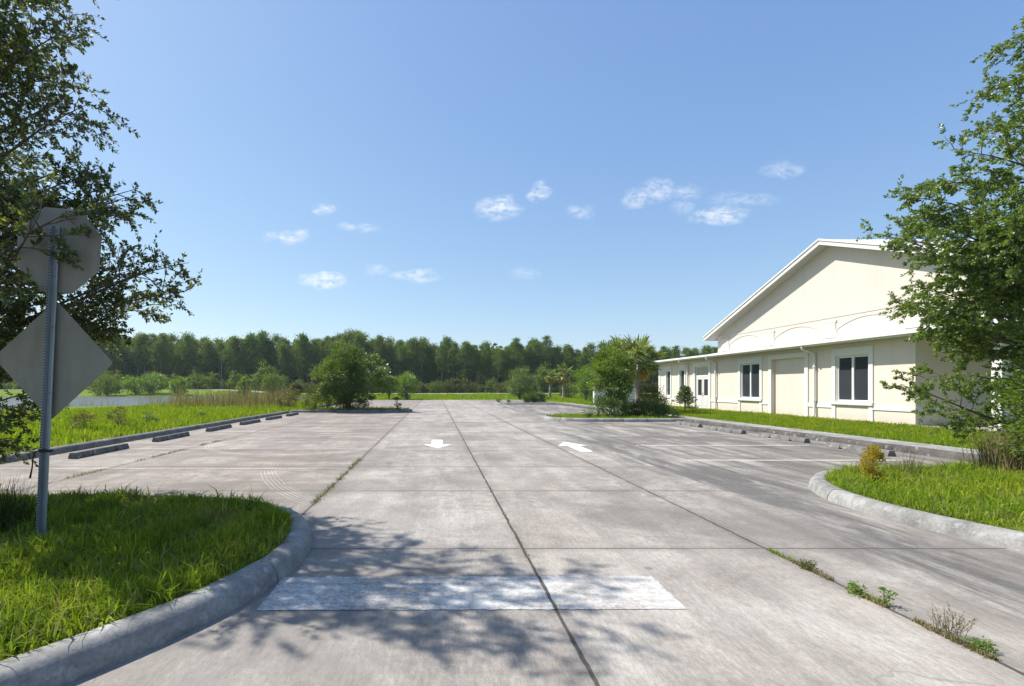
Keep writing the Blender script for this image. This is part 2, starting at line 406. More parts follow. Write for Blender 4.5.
M['dry'] = mat_grass('dry_weed', (.24, .19, .12), (.34, .28, .19), (.18, .2, .07), .3)
M['pinkdry'] = mat_grass('seed_heads', (.19, .13, .11), (.27, .20, .17), (.16, .17, .07), .3)
M['spiky'] = mat_grass('bunch_grass', (.04, .06, .022), (.075, .095, .035), (.2, .16, .08), .25)

M['oak'] = mat_leaf('oak_leaves', (.065, .09, .036), (.125, .155, .06), (.30, .30, .06), .44)
M['oak_light'] = mat_leaf('elm_leaves', (.11, .18, .036), (.20, .285, .06), (.33, .38, .08), .46)
M['dense'] = mat_leaf('dense_leaves', (.10, .16, .045), (.18, .25, .07), (.25, .29, .09), .4)
M['bright'] = mat_leaf('bright_leaves', (.13, .23, .025), (.2, .32, .04), (.28, .34, .07), .45)
M['olive'] = mat_leaf('olive_leaves', (.10, .125, .045), (.165, .185, .07), (.22, .21, .09), gloss=0.0)
M['red'] = mat_leaf('reddish_leaves', (.11, .12, .03), (.18, .17, .045), (.3, .17, .07))
M['gold'] = mat_leaf('golden_leaves', (.34, .28, .02), (.55, .42, .035), (.5, .24, .03), .5)
M['pine'] = mat_leaf('pine_needles', (.088, .145, .045), (.17, .24, .065), (.23, .28, .085), .38, clump=.25, gloss=0.0)
M['under'] = mat_leaf('understory_leaves', (.11, .17, .045), (.19, .25, .07), (.25, .29, .1), .4, clump=.5, gloss=0.0)
M['hedge'] = mat_leaf('hedge_leaves', (.06, .11, .03), (.11, .17, .045), (.16, .21, .06))
M['palm'] = mat_leaf('palm_fronds', (.13, .19, .05), (.24, .29, .08), (.36, .36, .12), .4)
M['palm_dead'] = mat_leaf('yellowed_fronds', (.48, .34, .09), (.58, .46, .14), (.42, .30, .12), .4)
M['bark'] = mat_simple('bark', (.13, .105, .085), .9, .1, 0, .35, 14, (30, .6))
M['bark_pine'] = mat_simple('pine_bark', (.27, .22, .18), .9, .1, 0, .3, 3)
M['bark_palm'] = mat_simple('palm_bark', (.26, .22, .18), .9, .1, 0, .3, 9, (14, .6))
def mat_stucco(name, c):
    t = NT(name); P = t.pos(); sep = t.new('SeparateXYZ'); t.L.new(P, sep.inputs[0])
    col = t.mix(t.ramp(t.noise(P, .55, 5, .6), (.35, 0), (.65, 1)), tuple(.95 * v for v in c), c)
    st = t.noise(t.pos((5, 5, .22)), 1.1, 5, .65)
    col = t.mix(t.ramp(st, (.52, 0), (.72, .35)), col, tuple(v * k for v, k in zip(c, (.80, .79, .78))))
    sp = t.math('MULTIPLY', t.step(sep.outputs[2], .55, -.05), t.ramp(t.noise(P, 2.2, 6, .7), (.35, .05), (.7, .75)))
    col = t.mix(sp, col, tuple(v * k for v, k in zip(c, (.66, .62, .56))))
    g = t.noise(P, 60, 4, .7)
    col = t.mix(t.ramp(g, (.35, .22), (.6, 0)), col, tuple(.8 * v for v in c))
    t.bsdf(col, .88, .12, 0, g, .3, .01)
    return t.m
M['wall'] = mat_stucco('cream_stucco', (.705, .612, .535))
M['gable'] = mat_stucco('white_stucco', (.63, .57, .505))
M['trim'] = mat_simple('white_trim', (.68, .665, .63), .7, .25, 0, .05, 1.4)
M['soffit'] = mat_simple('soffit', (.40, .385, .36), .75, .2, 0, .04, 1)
M['metalroof'] = mat_simple('white_metal_roof', (.66, .67, .68), .45, .4, 0, .05, 1)
M['frame'] = mat_simple('white_frame', (.70, .70, .69), .5, .4, 0, .03, 1)
M['doorpaint'] = mat_simple('grey_door_paint', (.60, .58, .56), .55, .4, 0, .04, 1)
M['panel'] = mat_simple('tan_transom', (.46, .41, .34), .6, .3, 0, .05, 2)
def mat_glass():
    t = NT('dark_window_glass'); P = t.pos()
    p = t.bsdf(t.mix(t.noise(P, .9, 2), (.028, .032, .042), (.05, .054, .062)), .12, .5)
    return t.m
M['glass'] = mat_glass()
def mat_galv(name, c, metal, rough):
    t = NT(name); P = t.pos()
    n = t.noise(t.pos((1, 1, .25)), 9, 5, .65); s = t.noise(P, 60, 3)
    col = t.mix(t.ramp(n, (.35, 0), (.65, 1)), tuple(x * .82 for x in c), c)
    col = t.mix(t.ramp(s, (.6, 0), (.75, .4)), col, tuple(x * .6 for x in c))
    t.bsdf(col, rough, .4, metal, s, .08, .002)
    return t.m
M['alu'] = mat_galv('aluminium_sign_back', (.275, .243, .205), .2, .55)
M['galv'] = mat_galv('galvanised_post', (.29, .32, .36), .5, .45)
M['signred'] = mat_simple('sign_red', (.5, .02, .02), .4); M['signyellow'] = mat_simple('sign_yellow', (.75, .5, .02), .4)
M['black'] = mat_simple('black_rubber', (.015, .015, .015), .6)
M['hole'] = mat_simple('dark_hole', (.03, .032, .035), .9)
M['asphalt'] = mat_simple('pale_road', (.36, .345, .32), .9, .1, 0, .1, .5)
M['polewood'] = mat_simple('grey_pole', (.16, .17, .18), .9, .1)
def mat_water():
    t = NT('pond_water'); n = t.noise(t.pos((1, .4, 1)), 2.5, 4, .6)
    t.bsdf((.13, .135, .14), .22, .5, 0, n, .12, .05); return t.m
M['water'] = mat_water()
M['mulch'] = mat_simple('dark_mulch', (.05, .04, .035), .95, .05, 0, .4, 20)

# ------------------------------------------------------------------ ground, pond, pavement
def smooth(a, b, x):
    t = np.clip((x - a) / (b - a), 0, 1); return t * t * (3 - 2 * t)
PC, PR = (-47.0, 66.0), (29.0, 27.0)
def ground_z(x, y):
    x = np.asarray(x, float); y = np.asarray(y, float)
    z = np.full(np.broadcast(x, y).shape, .02)
    z = np.where(x > 11, .11, z)
    lf = .10 - .12 * smooth(-11, -20, x)
    z = np.where(x < -8.56, lf, z)
    e = np.sqrt(((x - PC[0]) / PR[0]) ** 2 + ((y - PC[1]) / PR[1]) ** 2)
    z = z - .95 * smooth(1.15, .9, e) * (x < -8.6)
    z = z + 1.0 * smooth(96, 106, y) * smooth(135, 122, y) * smooth(-30, -50, x)
    pav = (x > -8.56) & (x < 11.9) & (y < 60.0)
    return np.where(pav, -.08, z)
gx = np.unique(np.round(np.concatenate([[-700,-400,-250,-170], np.arange(-140, -12, 3.0), [-11,-10,-9,-8.66,-8.55,0,6,11.88,11.94,13,15,17,20,25,32,40,55,75,100,140,200,400,700]]), 3))
gy = np.unique(np.round(np.concatenate([[-400,-100,-40,-10,0], np.arange(4, 59, 3.0), [59.95,60.12], np.arange(62, 140, 3.0), [150,170,200,300,500,700]]), 3))
GX, GY = np.meshgrid(gx, gy)
Vg = np.stack([GX, GY, ground_z(GX, GY)], -1).reshape(-1, 3)
nx, ny = len(gx), len(gy)
ii = (np.arange(ny - 1)[:, None] * nx + np.arange(nx - 1)[None, :]).ravel()
o = link('ground', fastmesh('ground', Vg, np.stack([ii, ii + 1, ii + 1 + nx, ii + nx], 1)), M['ground'])
tag(o, 'green grassy ground reaching to the far pine trees', 'ground', kind='structure')

m = MB(); an = np.linspace(0, 2 * math.pi, 65)[:-1]
m.add([(PC[0] + PR[0] * 1.12 * math.cos(a), PC[1] + PR[1] * 1.12 * math.sin(a), -.16) for a in an], [tuple(range(64))])  # a little wider than the shore
tag(obj('water', m, M['water']), 'grey pond water behind the tall grass on the left', 'pond', kind='structure')

m = MB(); m.quad((-8.56, -60, 0), (10.82, -60, 0), (10.82, 60.08, 0), (-8.56, 60.08, 0))
tag(obj('pavement', m, M['concrete']), 'weathered stained concrete parking lot with dark slab joints', 'parking lot', kind='structure')
m = MB(); m.quad((-300, 108, .03), (300, 108, .03), (300, 119, .03), (-300, 119, .03))
v = np.array(m.v[0]); m = MB()
xs = np.linspace(-300, 300, 121)
for a, b in zip(xs[:-1], xs[1:]):
    za, zb = float(ground_z(a, 113)) + .05, float(ground_z(b, 113)) + .05
    m.quad((a, 109, za), (b, 109, zb), (b, 118, zb), (a, 118, za))
tag(obj('road', m, M['asphalt']), 'pale far road crossing in front of the pine woods', 'road', kind='structure')

# painted markings, 4 mm above the concrete
m = MB(); E = []
for (a, b, c, d, n) in ((-1.2, 3.36, 1.70, 3.38, 90), (1.70, 3.38, 1.72, 3.97, 18), (1.72, 3.97, -1.2, 3.95, 90), (-1.2, 3.95, -1.2, 3.36, 18)):
    for k in range(n): E.append((a + (c - a) * k / n + rng.normal(scale=.004), b + (d - b) * k / n + rng.normal(scale=.004), .004))
m.add(E, [tuple(range(len(E)))])
tag(obj('stop_line', m, M['stopline']), 'wide worn white stop line painted across the near lane', 'road marking', kind='structure')
def arrow(cx, y0, y1, up, label):
    m = MB(); L_ = y1 - y0; hw, sw = .37, .15; hl = .42 * L_
    if up: P = [(cx - sw, y0), (cx + sw, y0), (cx + sw, y1 - hl), (cx + hw, y1 - hl), (cx, y1), (cx - hw, y1 - hl), (cx - sw, y1 - hl)]
    else: P = [(cx + sw, y1), (cx - sw, y1), (cx - sw, y0 + hl), (cx - hw, y0 + hl), (cx, y0), (cx + hw, y0 + hl), (cx + sw, y0 + hl)]
    m.add([(a, b, .004) for a, b in P], [(0, 1, 2, 6), (5, 3, 4)] if up else [(0, 1, 2, 6), (3, 4, 5)])
    tag(obj('lane_arrow', m, M['arrow']), label, 'road marking', 'white arrows painted on the lanes', 'structure')
arrow(.06, 12.35, 14.3, False, 'white painted arrow pointing towards the viewer, beside the left joint')
arrow(3.55, 11.7, 13.75, True, 'white painted arrow pointing away, in the right lane')
m = MB()
for k in range(2):
    y = 10.3 + 2.65 * k
    m.quad((5.2, y - .05, .004), (9.7, y - .05, .004), (9.7, y + .05, .004), (5.2, y + .05, .004))
tag(obj('stall_lines', m, M['stall']), 'two clear white stall lines nearest the right grass island', 'road marking', kind='structure')
m = MB()
for y in (15.6, 18.25, 30, 32.65, 35.3):
    m.quad((5.2, y - .05, .004), (9.7, y - .05, .004), (9.7, y + .05, .004), (5.2, y + .05, .004))
tag(obj('stall_lines', m, M['stall_old']), 'faint worn stall lines farther up the right side', 'road marking', kind='structure')
m = MB()
for k in range(7):
    y = 9.2 + 3.0 * k; m.quad((-8.3, y - .035, .004), (-1.8, y - .035, .004), (-1.8, y + .035, .004), (-8.3, y + .035, .004))
tag(obj('stall_lines', m, M['stall_old']), 'thin faded lines dividing the parking stalls on the left', 'road marking', kind='structure')

# ------------------------------------------------------------------ humid air
def haze(density):
    m = MB(); m.box(-702, 702, -402, 702, -2.2, 23)
    t = NT('humid_air'); v = t.new('VolumePrincipled')
    v.inputs['Color'].default_value = (.80, .90, 1.0, 1); v.inputs['Density'].default_value = density; v.inputs['Anisotropy'].default_value = .25
    t.L.new(v.outputs[0], t.out.inputs['Volume'])
    tag(obj('haze', m, t.m), 'thin pale summer haze softening the far pines', 'haze', kind='stuff')
haze(.00022)

# ------------------------------------------------------------------ kerbs
def catmull(P, n=8, closed=False):
    P = np.asarray(P, float); out = []
    N = len(P)
    rngi = range(N if closed else N - 1)
    for i in rngi:
        if closed: p0, p1, p2, p3 = P[(i-1) % N], P[i], P[(i+1) % N], P[(i+2) % N]
        else: p0, p1, p2, p3 = P[max(i-1, 0)], P[i], P[i+1], P[min(i+2, N-1)]
        for k in range(n):
            t = k / n
            out.append(.5 * ((2*p1) + (-p0+p2)*t + (2*p0-5*p1+4*p2-p3)*t*t + (-p0+3*p1-3*p2+p3)*t**3))
    if not closed: out.append(P[-1])
    return np.array(out)
PROF = [(0, -.02), (.012, .045), (.03, .095), (.055, .128), (.09, .145), (.17, .150), (.205, .142), (.225, .12), (.225, -.02)]
def kerb_mesh(path, side, mb, seg=2.8, prof=PROF, zoff=0, closed=False):
    """sweep the kerb profile; side=+1 puts the body on the left of the path direction"""
    P = np.asarray(path, float)
    d = np.linalg.norm(np.diff(P, axis=0), axis=1); s = np.concatenate([[0], np.cumsum(d)])
    tot = s[-1]; npc = max(1, int(round(tot / seg)))
    T = nrm(np.gradient(P, axis=0)); Nn = np.stack([-T[:, 1], T[:, 0]], 1) * side
    for k in range(npc):
        a, b = tot * k / npc + .006, tot * (k + 1) / npc - .006
        q = np.concatenate([[a, a + .012], np.arange(a + .2, b - .1, .25), [b - .012, b]])
        px, py = np.interp(q, s, P[:, 0]), np.interp(q, s, P[:, 1]); nx_, ny_ = np.interp(q, s, Nn[:, 0]), np.interp(q, s, Nn[:, 1])
        V = []; jig = rng.normal(scale=.0025)
        for i in range(len(q)):
            e = .004 if i in (0, len(q) - 1) else 0
            for (o_, z_) in prof:
                zz = z_ + zoff + jig - (e if z_ > .02 else 0) + (rng.normal(scale=.0012) if z_ > .02 else 0)
                V.append((px[i] + nx_[i] * (o_ + (e if o_ < .1 else -e)), py[i] + ny_[i] * (o_ + (e if o_ < .1 else -e)), zz))
        n = len(prof); Fc = []
        for i in range(len(q) - 1):
            for j in range(n - 1):
                f = (i*n+j, i*n+j+1, (i+1)*n+j+1, (i+1)*n+j)
                Fc.append(f if side > 0 else f[::-1])
        Fc.append(tuple(range(n)) if side < 0 else tuple(range(n))[::-1]); e = (len(q)-1)*n
        Fc.append(tuple(e+j for j in range(n)) if side > 0 else tuple(e+j for j in range(n))[::-1])
        mb.add(V, Fc)
def kerb(path, side, label, mat='kerb', **k):
    m = MB(); kerb_mesh(path, side, m, **k)
    o = obj('kerb', m, M[mat]); me = o.data
    me.polygons.foreach_set('use_smooth', [len(f) == 4 for f in m.f])
    return tag(o, label, 'kerb', kind='structure')
LI = catmull([(-13, -.6), (-9.0, -.3), (-5.4, .1), (-3.6, .75), (-2.5, 1.75), (-1.80, 2.6), (-1.34, 3.4), (-1.14, 4.2), (-1.22, 5.0), (-1.6, 5.7), (-2.3, 6.15), (-3.3, 6.35), (-5.5, 6.45), (-9.0, 6.5), (-13, 6.5)])
RI = catmull([(17, -.4), (12, -.2), (9.3, .2), (7.5, 1.15), (6.4, 2.4), (5.72, 3.6), (5.36, 4.56), (5.17, 5.3), (5.12, 6.0), (5.25, 6.75), (5.6, 7.5), (6.15, 8.1), (6.9, 8.5), (8.0, 8.75), (10, 8.9), (12.3, 9.0)])
kerb(LI, 1, 'rounded grey kerb curving round the near grass island below the sign')
kerb(RI, -1, 'pale rounded kerb curving round the grass island on the right')
kerb([(-8.5, 8), (-8.5, 29.2)], 1, 'straight dark kerb behind the row of wheel stops on the left', 'kerb_dark')
kerb([(-8.5, 33), (-8.5, 60)], 1, 'straight kerb along the far left edge of the lot', 'kerb_dark')
FI_L = catmull([(-8.7, 30.0), (-5, 30.0), (-2.6, 30.0), (-1.6, 30.5), (-1.4, 31.4), (-1.7, 32.3), (-2.8, 32.8), (-5, 32.8), (-8.7, 32.8)])
kerb(FI_L, 1, 'kerb round the planted island with the big bushy tree', 'kerb_dark')
FI_R = catmull([(11.0, 21.8), (8, 21.8), (6.3, 22.0), (5.4, 22.6), (5.1, 23.6), (5.5, 24.7), (6.6, 25.4), (8, 25.6), (11.0, 25.6)])
kerb(FI_R, -1, 'kerb round the planted island in front of the palms')
FH = catmull([(11.0, 44.0), (8, 44.0), (6.0, 44.2), (5.4, 45), (5.7, 46.2), (7, 46.8), (11.0, 46.8)])
kerb(FH, -1, 'kerb round the far island with the clipped hedge')
kerb([(10.8, 9.0), (10.8, 60)], -1, 'kerb between the right hand stalls and the sidewalk', 'kerb_stained')
m = MB(); y = 8.9
while y < 44:
    m.box(11.03, 11.92, y, y + 1.49, -.05, .135 + rng.normal(scale=.003)); y += 1.5
o = obj('sidewalk', m, M['walk'], bevel=.006); tag(o, 'plain concrete sidewalk between the kerb and the building lawn', 'sidewalk', kind='structure')

def sheet(name, path, z, label, mat='ground'):
    m = MB(); m.add([(p[0], p[1], z) for p in path], [tuple(range(len(path)))])
    return tag(obj(name, m, M[mat]), label, 'ground', kind='structure')
def inset(path, side, d):
    T = nrm(np.gradient(path, axis=0)); return path + np.stack([-T[:, 1], T[:, 0]], 1) * side * d
LIi, RIi = inset(LI, 1, .2), inset(RI, -1, .2)
sheet('island_soil', LIi, .115, 'soil of the near grass island under the sign')
sheet('island_soil', RIi, .115, 'soil of the grass island under the tree on the right')
FLi = inset(FI_L, 1, .2); FRi = inset(FI_R, -1, .2); FHi = inset(FH, -1, .2)
sheet('island_soil', FLi, .115, 'soil of the island under the big bushy tree')
sheet('island_soil', FRi, .115, 'soil of the island in front of the palms')
sheet('island_soil', FHi, .115, 'soil of the far island under the hedge')

# ------------------------------------------------------------------ grass
def inside(poly, x, y):
    c = np.zeros(len(x), bool); n = len(poly)
    for i in range(n):
        x0, y0 = poly[i]; x1, y1 = poly[i - 1]
        cond = ((y0 > y) != (y1 > y)) & (x < (x1 - x0) * (y - y0) / (y1 - y0 + 1e-12) + x0)
        c ^= cond
    return c
def blades_mesh(name, X, Y, Z, H, W, rng, lean=.5):
    n = len(X)
    az = rng.uniform(0, 2 * math.pi, n); fz = rng.uniform(0, 2 * math.pi, n)
    d = np.stack([np.cos(az), np.sin(az), np.zeros(n)], 1); s = np.stack([np.cos(fz), np.sin(fz), np.zeros(n)], 1) * (W / 2)[:, None]
    b = np.stack([X, Y, Z], 1); ln = (np.abs(rng.normal(scale=lean, size=n)) * H)[:, None]
    up = np.array([0, 0, 1.0]); H_ = H[:, None]
    mid = b + up * H_ * .58 + d * ln * .32
    tip = b + up * H_ * np.clip(1 - .28 * (ln / H_) ** 2, .35, 1) + d * ln
    V = np.stack([b - s, b + s, mid + s * .8, mid - s * .8, tip], 1).reshape(-1, 3)
    i = np.arange(n)[:, None] * 5
    return fastmesh(name, V, i + np.array([[0, 1, 2, 3]]), i + np.array([[3, 2, 4]]))
def clumpy(x, y, s, seed):
    r = np.random.default_rng(seed); v = np.zeros(len(x))
    for k in range(9):
        a = r.uniform(0, 6.28); f = s * r.uniform(.5, 2.2); v += np.sin((x * math.cos(a) + y * math.sin(a)) * f + r.uniform(0, 6.28))
    return v / 3
def grass(poly, bounds, n, h, w, mat, label, zf, seed, lean=.5, bias=None, cat='grass', name='grass'):
    r = np.random.default_rng(seed)
    X = r.uniform(bounds[0], bounds[1], n); Y = r.uniform(bounds[2], bounds[3], n)
    k = inside(poly, X, Y) if poly is not None else np.ones(n, bool)
    if bias is not None: k &= r.uniform(size=n) < bias(X, Y)
    X, Y = X[k], Y[k]
    c = clumpy(X, Y, 4.5, seed) + .6 * clumpy(X, Y, 11, seed + 50)
    H = r.uniform(h[0], h[1], len(X)) * np.clip(1 + .32 * c, .35, 1.6) * r.choice([1, 1, 1, 1.4], len(X))
    W = r.uniform(w[0], w[1], len(X))
    Z = zf(X, Y) if callable(zf) else np.full(len(X), zf)
    o = link(name, blades_mesh(name, X, Y, Z, H, W, r, lean), mat)
    return tag(o, label, cat, kind='stuff')
LIg, RIg = inset(LI, 1, .215), inset(RI, -1, .215)
grass(LIg, (-6.5, -1.2, .4, 6.4), 190000, (.04, .12), (.006, .014), M['grass'], 'long bright green grass on the near island below the sign', .112, 1, .85,
      lambda x, y: np.clip(1.15 - .09 * np.maximum(0, -x - 3), .3, 1))
grass(LIg, (-6.5, -1.2, .4, 6.4), 8000, (.08, .16), (.011, .02), M['grass'], 'broad flopped grass leaves among the near island grass', .112, 21, 1.3)
grass(LIg, (-6.5, -1.2, .4, 6.4), 12000, (.05, .16), (.003, .007), M['dry'], 'dead straw among the near island grass', .112, 22, 1.3)
grass(RIg, (5.1, 14, 1.2, 9.0), 9000, (.08, .18), (.012, .02), M['grass_lawn'], 'broad flopped grass leaves on the right island', .112, 23, 1.3)
grass(RIg, (5.1, 14, 1.2, 9.0), 14000, (.04, .15), (.003, .008), M['dry'], 'dead straw among the grass on the right island', .112, 24, 1.2)
grass(RIg, (5.1, 14, 1.2, 9.0), 110000, (.04, .14), (.006, .014), M['grass_lawn'], 'long green grass on the island beneath the tree on the right', .112, 2, .9)
grass(None, (11.95, 17.15, 8.5, 43), 120000, (.04, .10), (.012, .022), M['grass_lawn'], 'mown lawn strip along the cream building', ground_z, 3, .5)
LAWN = lambda x, y: np.clip(1.1 - (y - 14) / 40, .25, 1)
grass(None, (-24, -8.75, 7, 52), 170000, (.07, .2), (.016, .034), M['grass_lawn'], 'rough green grass bank beyond the left kerb', ground_z, 4, .55, LAWN)
grass(FLi, (-9, -1, 29.8, 33), 5000, (.05, .16), (.02, .03), M['grass'], 'short grass on the island with the big bushy tree', .112, 5)
grass(FRi, (5, 11, 21.8, 25.6), 7000, (.04, .12), (.015, .03), M['grass_lawn'], 'short grass on the island in front of the palms', .112, 6)
grass(None, (11.1, 30, 44, 64), 16000, (.06, .18), (.03, .06), M['grass_lawn'], 'green grass beyond the end of the sidewalk', ground_z, 8)
grass(None, (-45, 40, 60.3, 106), 60000, (.08, .22), (.05, .10), M['grass_lawn'], 'flat green field beyond the end of the lot', ground_z, 9, .5, lambda x, y: (((x-PC[0])/PR[0])**2 + ((y-PC[1])/PR[1])**2 > 1.2).astype(float))
def ring(a, b): return lambda x, y: ((np.sqrt(((x-PC[0])/PR[0])**2 + ((y-PC[1])/PR[1])**2) > a) & (np.sqrt(((x-PC[0])/PR[0])**2 + ((y-PC[1])/PR[1])**2) < b)).astype(float)
grass(None, (-80, -12, 32, 98), 60000, (.2, .8), (.015, .035), M['reed_green'], 'green and tan rushes fringing the pond', ground_z, 10, .22, lambda x, y: ring(.9, 1.10)(x, y) * (clumpy(x, y, .5, 5) > -.15), 'reeds', 'reeds')
grass(None, (-30, -10, 32, 62), 42000, (.3, 1.35), (.02, .045), M['reed'], 'tall tan dry reeds right of the pond', ground_z, 11, .38,
      lambda x, y: np.clip(.3 + .45 * clumpy(x, y, .9, 77), 0, 1) * (x / y < -.29) * (x / y > -.50 + .1 * np.sin(y * .8)), 'reeds', 'reeds')

# ------------------------------------------------------------------ foliage generators
def path(p0, d, L_, n, r, wander=.12, lift=0.0):
    pts = [np.array(p0, float)]; d = np.array(d, float); d /= np.linalg.norm(d)
    for i in range(n):
        d = d + r.normal(scale=wander, size=3); d[2] += lift / n; d /= np.linalg.norm(d)
        pts.append(pts[-1] + d * L_ / n)
    return np.array(pts)
def at(P, u):
    q = u * (len(P) - 1); i = min(int(q), len(P) - 2); return P[i] + (P[i+1] - P[i]) * (q - i), nrm(P[i+1] - P[i])
def side_dir(d, ang, r, flat=.5):
    a = r.normal(size=3); a -= d * a.dot(d); a[2] *= flat; a /= np.linalg.norm(a) + 1e-9
    return d * math.cos(ang) + a * math.sin(ang)
def big_tree(name, base, H, crown, n_limb, label, seed, leaf=(.035, .06), mat='oak', zlow=.9, targets=(), trunk_r=.13, dens=1.0, twig_n=9, droop=0.0):
    """near tree: trunk, limbs, branches, twigs; leaves along every twig"""
    r = np.random.default_rng(seed); base = np.array(base, float)
    root = thing(name, tuple(base), label, 'tree')
    tb = MB(); trunk = path(base - [0, 0, .1], (0, 0, 1), H * .93, 12, r, .025)
    tb.tube(trunk, np.linspace(trunk_r, .02, len(trunk)) ** 1.0, 9)
    obj('trunk', tb, M['bark'], root, True)
    bb = MB(); LP = []; LD = []
    def leafy(P, n):
        for u in r.uniform(.12, 1.0, n):
            p, d = at(P, u); LP.append(p); LD.append(side_dir(d, r.uniform(.5, 1.25), r, .8))
        p, d = at(P, .999); LP.append(p); LD.append(d)
    limbs = []
    ga = r.uniform(0, 6.28)
    for i in range(n_limb):
        zt = zlow + (H * .97 - zlow) * ((i + r.uniform(0, 1)) / n_limb)
        ga += 2.4 + r.normal(scale=.25)
        L_ = crown(zt) * r.uniform(.72, 1.12)
        rise = .15 + .75 * (zt / H) ** 1.5 + r.normal(scale=.1)
        zs = max(.35, zt - L_ * max(rise, 0) * .8)
        p, _ = at(trunk, min(.98, zs / (H * .93)))
        limbs.append(path(p, (math.cos(ga), math.sin(ga), rise), L_ * 1.08, 8, r, .11, -.25 - droop))
    for tg in targets:
        tg = np.array(tg, float); zs = max(.4, tg[2] - np.hypot(*(tg - base)[:2]) * .45)
        p, _ = at(trunk, min(.95, zs / (H * .93))); L_ = np.linalg.norm(tg - p)
        c = path(p, tg - p + np.array([0, 0, .25 * L_]), L_, 8, r, .06, -.5)
        c = c + np.linspace(0, 1, len(c))[:, None] ** 1.5 * (tg - c[-1])
        limbs.append(c)
    for P in limbs:
        L_ = np.linalg.norm(P[-1] - P[0])
        bb.tube(P, np.linspace(.007 + .0095 * L_, .003, len(P)), 5)
        nb = max(4, int(L_ * 5.2))
        for k in range(nb):
            u = .22 + .78 * (k + r.uniform(0, 1)) / nb
            p, d = at(P, min(u, .995)); bl = (.28 + .42 * (1 - u) * min(L_, 3.2)) * r.uniform(.6, 1.2)
            dd = side_dir(d, r.uniform(.55, 1.05), r, .55)
            B = path(p, dd, bl, 5, r, .14, -.12 - droop)
            bb.tube(B, np.linspace(.007, .0025, len(B)), 4)
            nt_ = max(3, int(twig_n * bl / .6))
            for q in range(nt_):
                uu = .15 + .85 * (q + r.uniform(0, 1)) / nt_
                p2, d2 = at(B, min(uu, .995)); T = path(p2, side_dir(d2, r.uniform(.4, 1.0), r, .7), r.uniform(.10, .28), 3, r, .2, -.1)
                if q % 2 == 0: bb.tube(T, np.linspace(.0028, .0012, len(T)), 3)
                leafy(T, int(r.integers(7, 14) * dens))
    obj('branches', bb, M['bark'], root, True)
    LP = np.array(LP); LD = np.array(LD)
    s = r.uniform(leaf[0], leaf[1], len(LP))
    me = leaves_mesh('crown', LP - base, LD, s, r, .46, .35)
    link('crown', me, M[mat], root)
    print(name, len(LP))
    return root

def clump_crown(r, c, rad, n_clump, per, cl_r, leaf, aspect=.5, shell=.55, flat=.3, lobes=.25):
    """leaves of a crown: clumps spread through an uneven ellipsoid"""
    c = np.array(c, float); rad = np.array(rad, float)
    d = nrm(r.normal(size=(n_clump, 3)))
    ph = r.uniform(0, 6.28, 4)
    lob = 1 + lobes * (np.sin(3 * np.arctan2(d[:, 1], d[:, 0]) + ph[0]) * .5 + np.sin(4 * d[:, 2] + ph[1]) * .4 + np.sin(5 * d[:, 0] + ph[2]) * .4)
    q = r.uniform(shell ** 3, 1, n_clump) ** (1 / 3.)
    C = c + d * rad * (q * lob)[:, None]
    k = r.integers(int(per * .5), int(per * 1.5), n_clump); idx = np.repeat(np.arange(n_clump), k); n = len(idx)
    sz = (cl_r * r.uniform(.6, 1.3, n_clump))[idx][:, None]
    off = r.normal(size=(n, 3)) * sz * np.array([1, 1, .65]) * .55
    P = C[idx] + off
    D = nrm(off + (C[idx] - c) * .35 + r.normal(scale=.3, size=(n, 3)) * sz)
    s = r.uniform(leaf[0], leaf[1], n)
    return P, D, s, C
def bush(name, base, rad, cz, label, cat, seed, mat, n_clump=60, per=60, cl=.25, leaf=(.05, .09), trunk=True, group=None, stems=5, stem_r=.02, shell=.5, lobes=.25, bark='bark', aspect=.5, lean=0, crown_name='foliage'):
    r = np.random.default_rng(seed); base = np.array(base, float)
    root = thing(name, tuple(base), label, cat, group)
    c = base + [lean, 0, cz]
    P, D, s, C = clump_crown(r, c, rad, n_clump, per, cl, leaf, shell=shell, lobes=lobes)
    k = P[:, 2] > base[2] - .02; P, D, s = P[k], D[k], s[k]
    link(crown_name, leaves_mesh(crown_name, P - base, D, s, r, aspect, .3), M[mat], root)
    tb = MB()
    pick = r.choice(len(C), min(stems * 4, len(C)), replace=False)
    for i, q in enumerate(pick):
        p0 = base + np.array([r.normal(scale=.04), r.normal(scale=.04), -.05]) * min(1, rad[0])
        mid = base + (C[q] - base) * .5 + np.array([0, 0, .1 * rad[2]]) + r.normal(scale=.05 * rad[0], size=3)
        mid[:2] = base[:2] + (C[q] - base)[:2] * .3
        tb.tube(catmull([p0, mid, C[q]], 3), np.linspace(stem_r * (1.0 if i < stems else .6), stem_r * .25, 7), 5)
    obj('stem' if not trunk else 'trunk', tb, M[bark], root, True)
    return root
def P2(px, y): return (px - 435) / F * y      # world x of a thing at picture column px and distance y

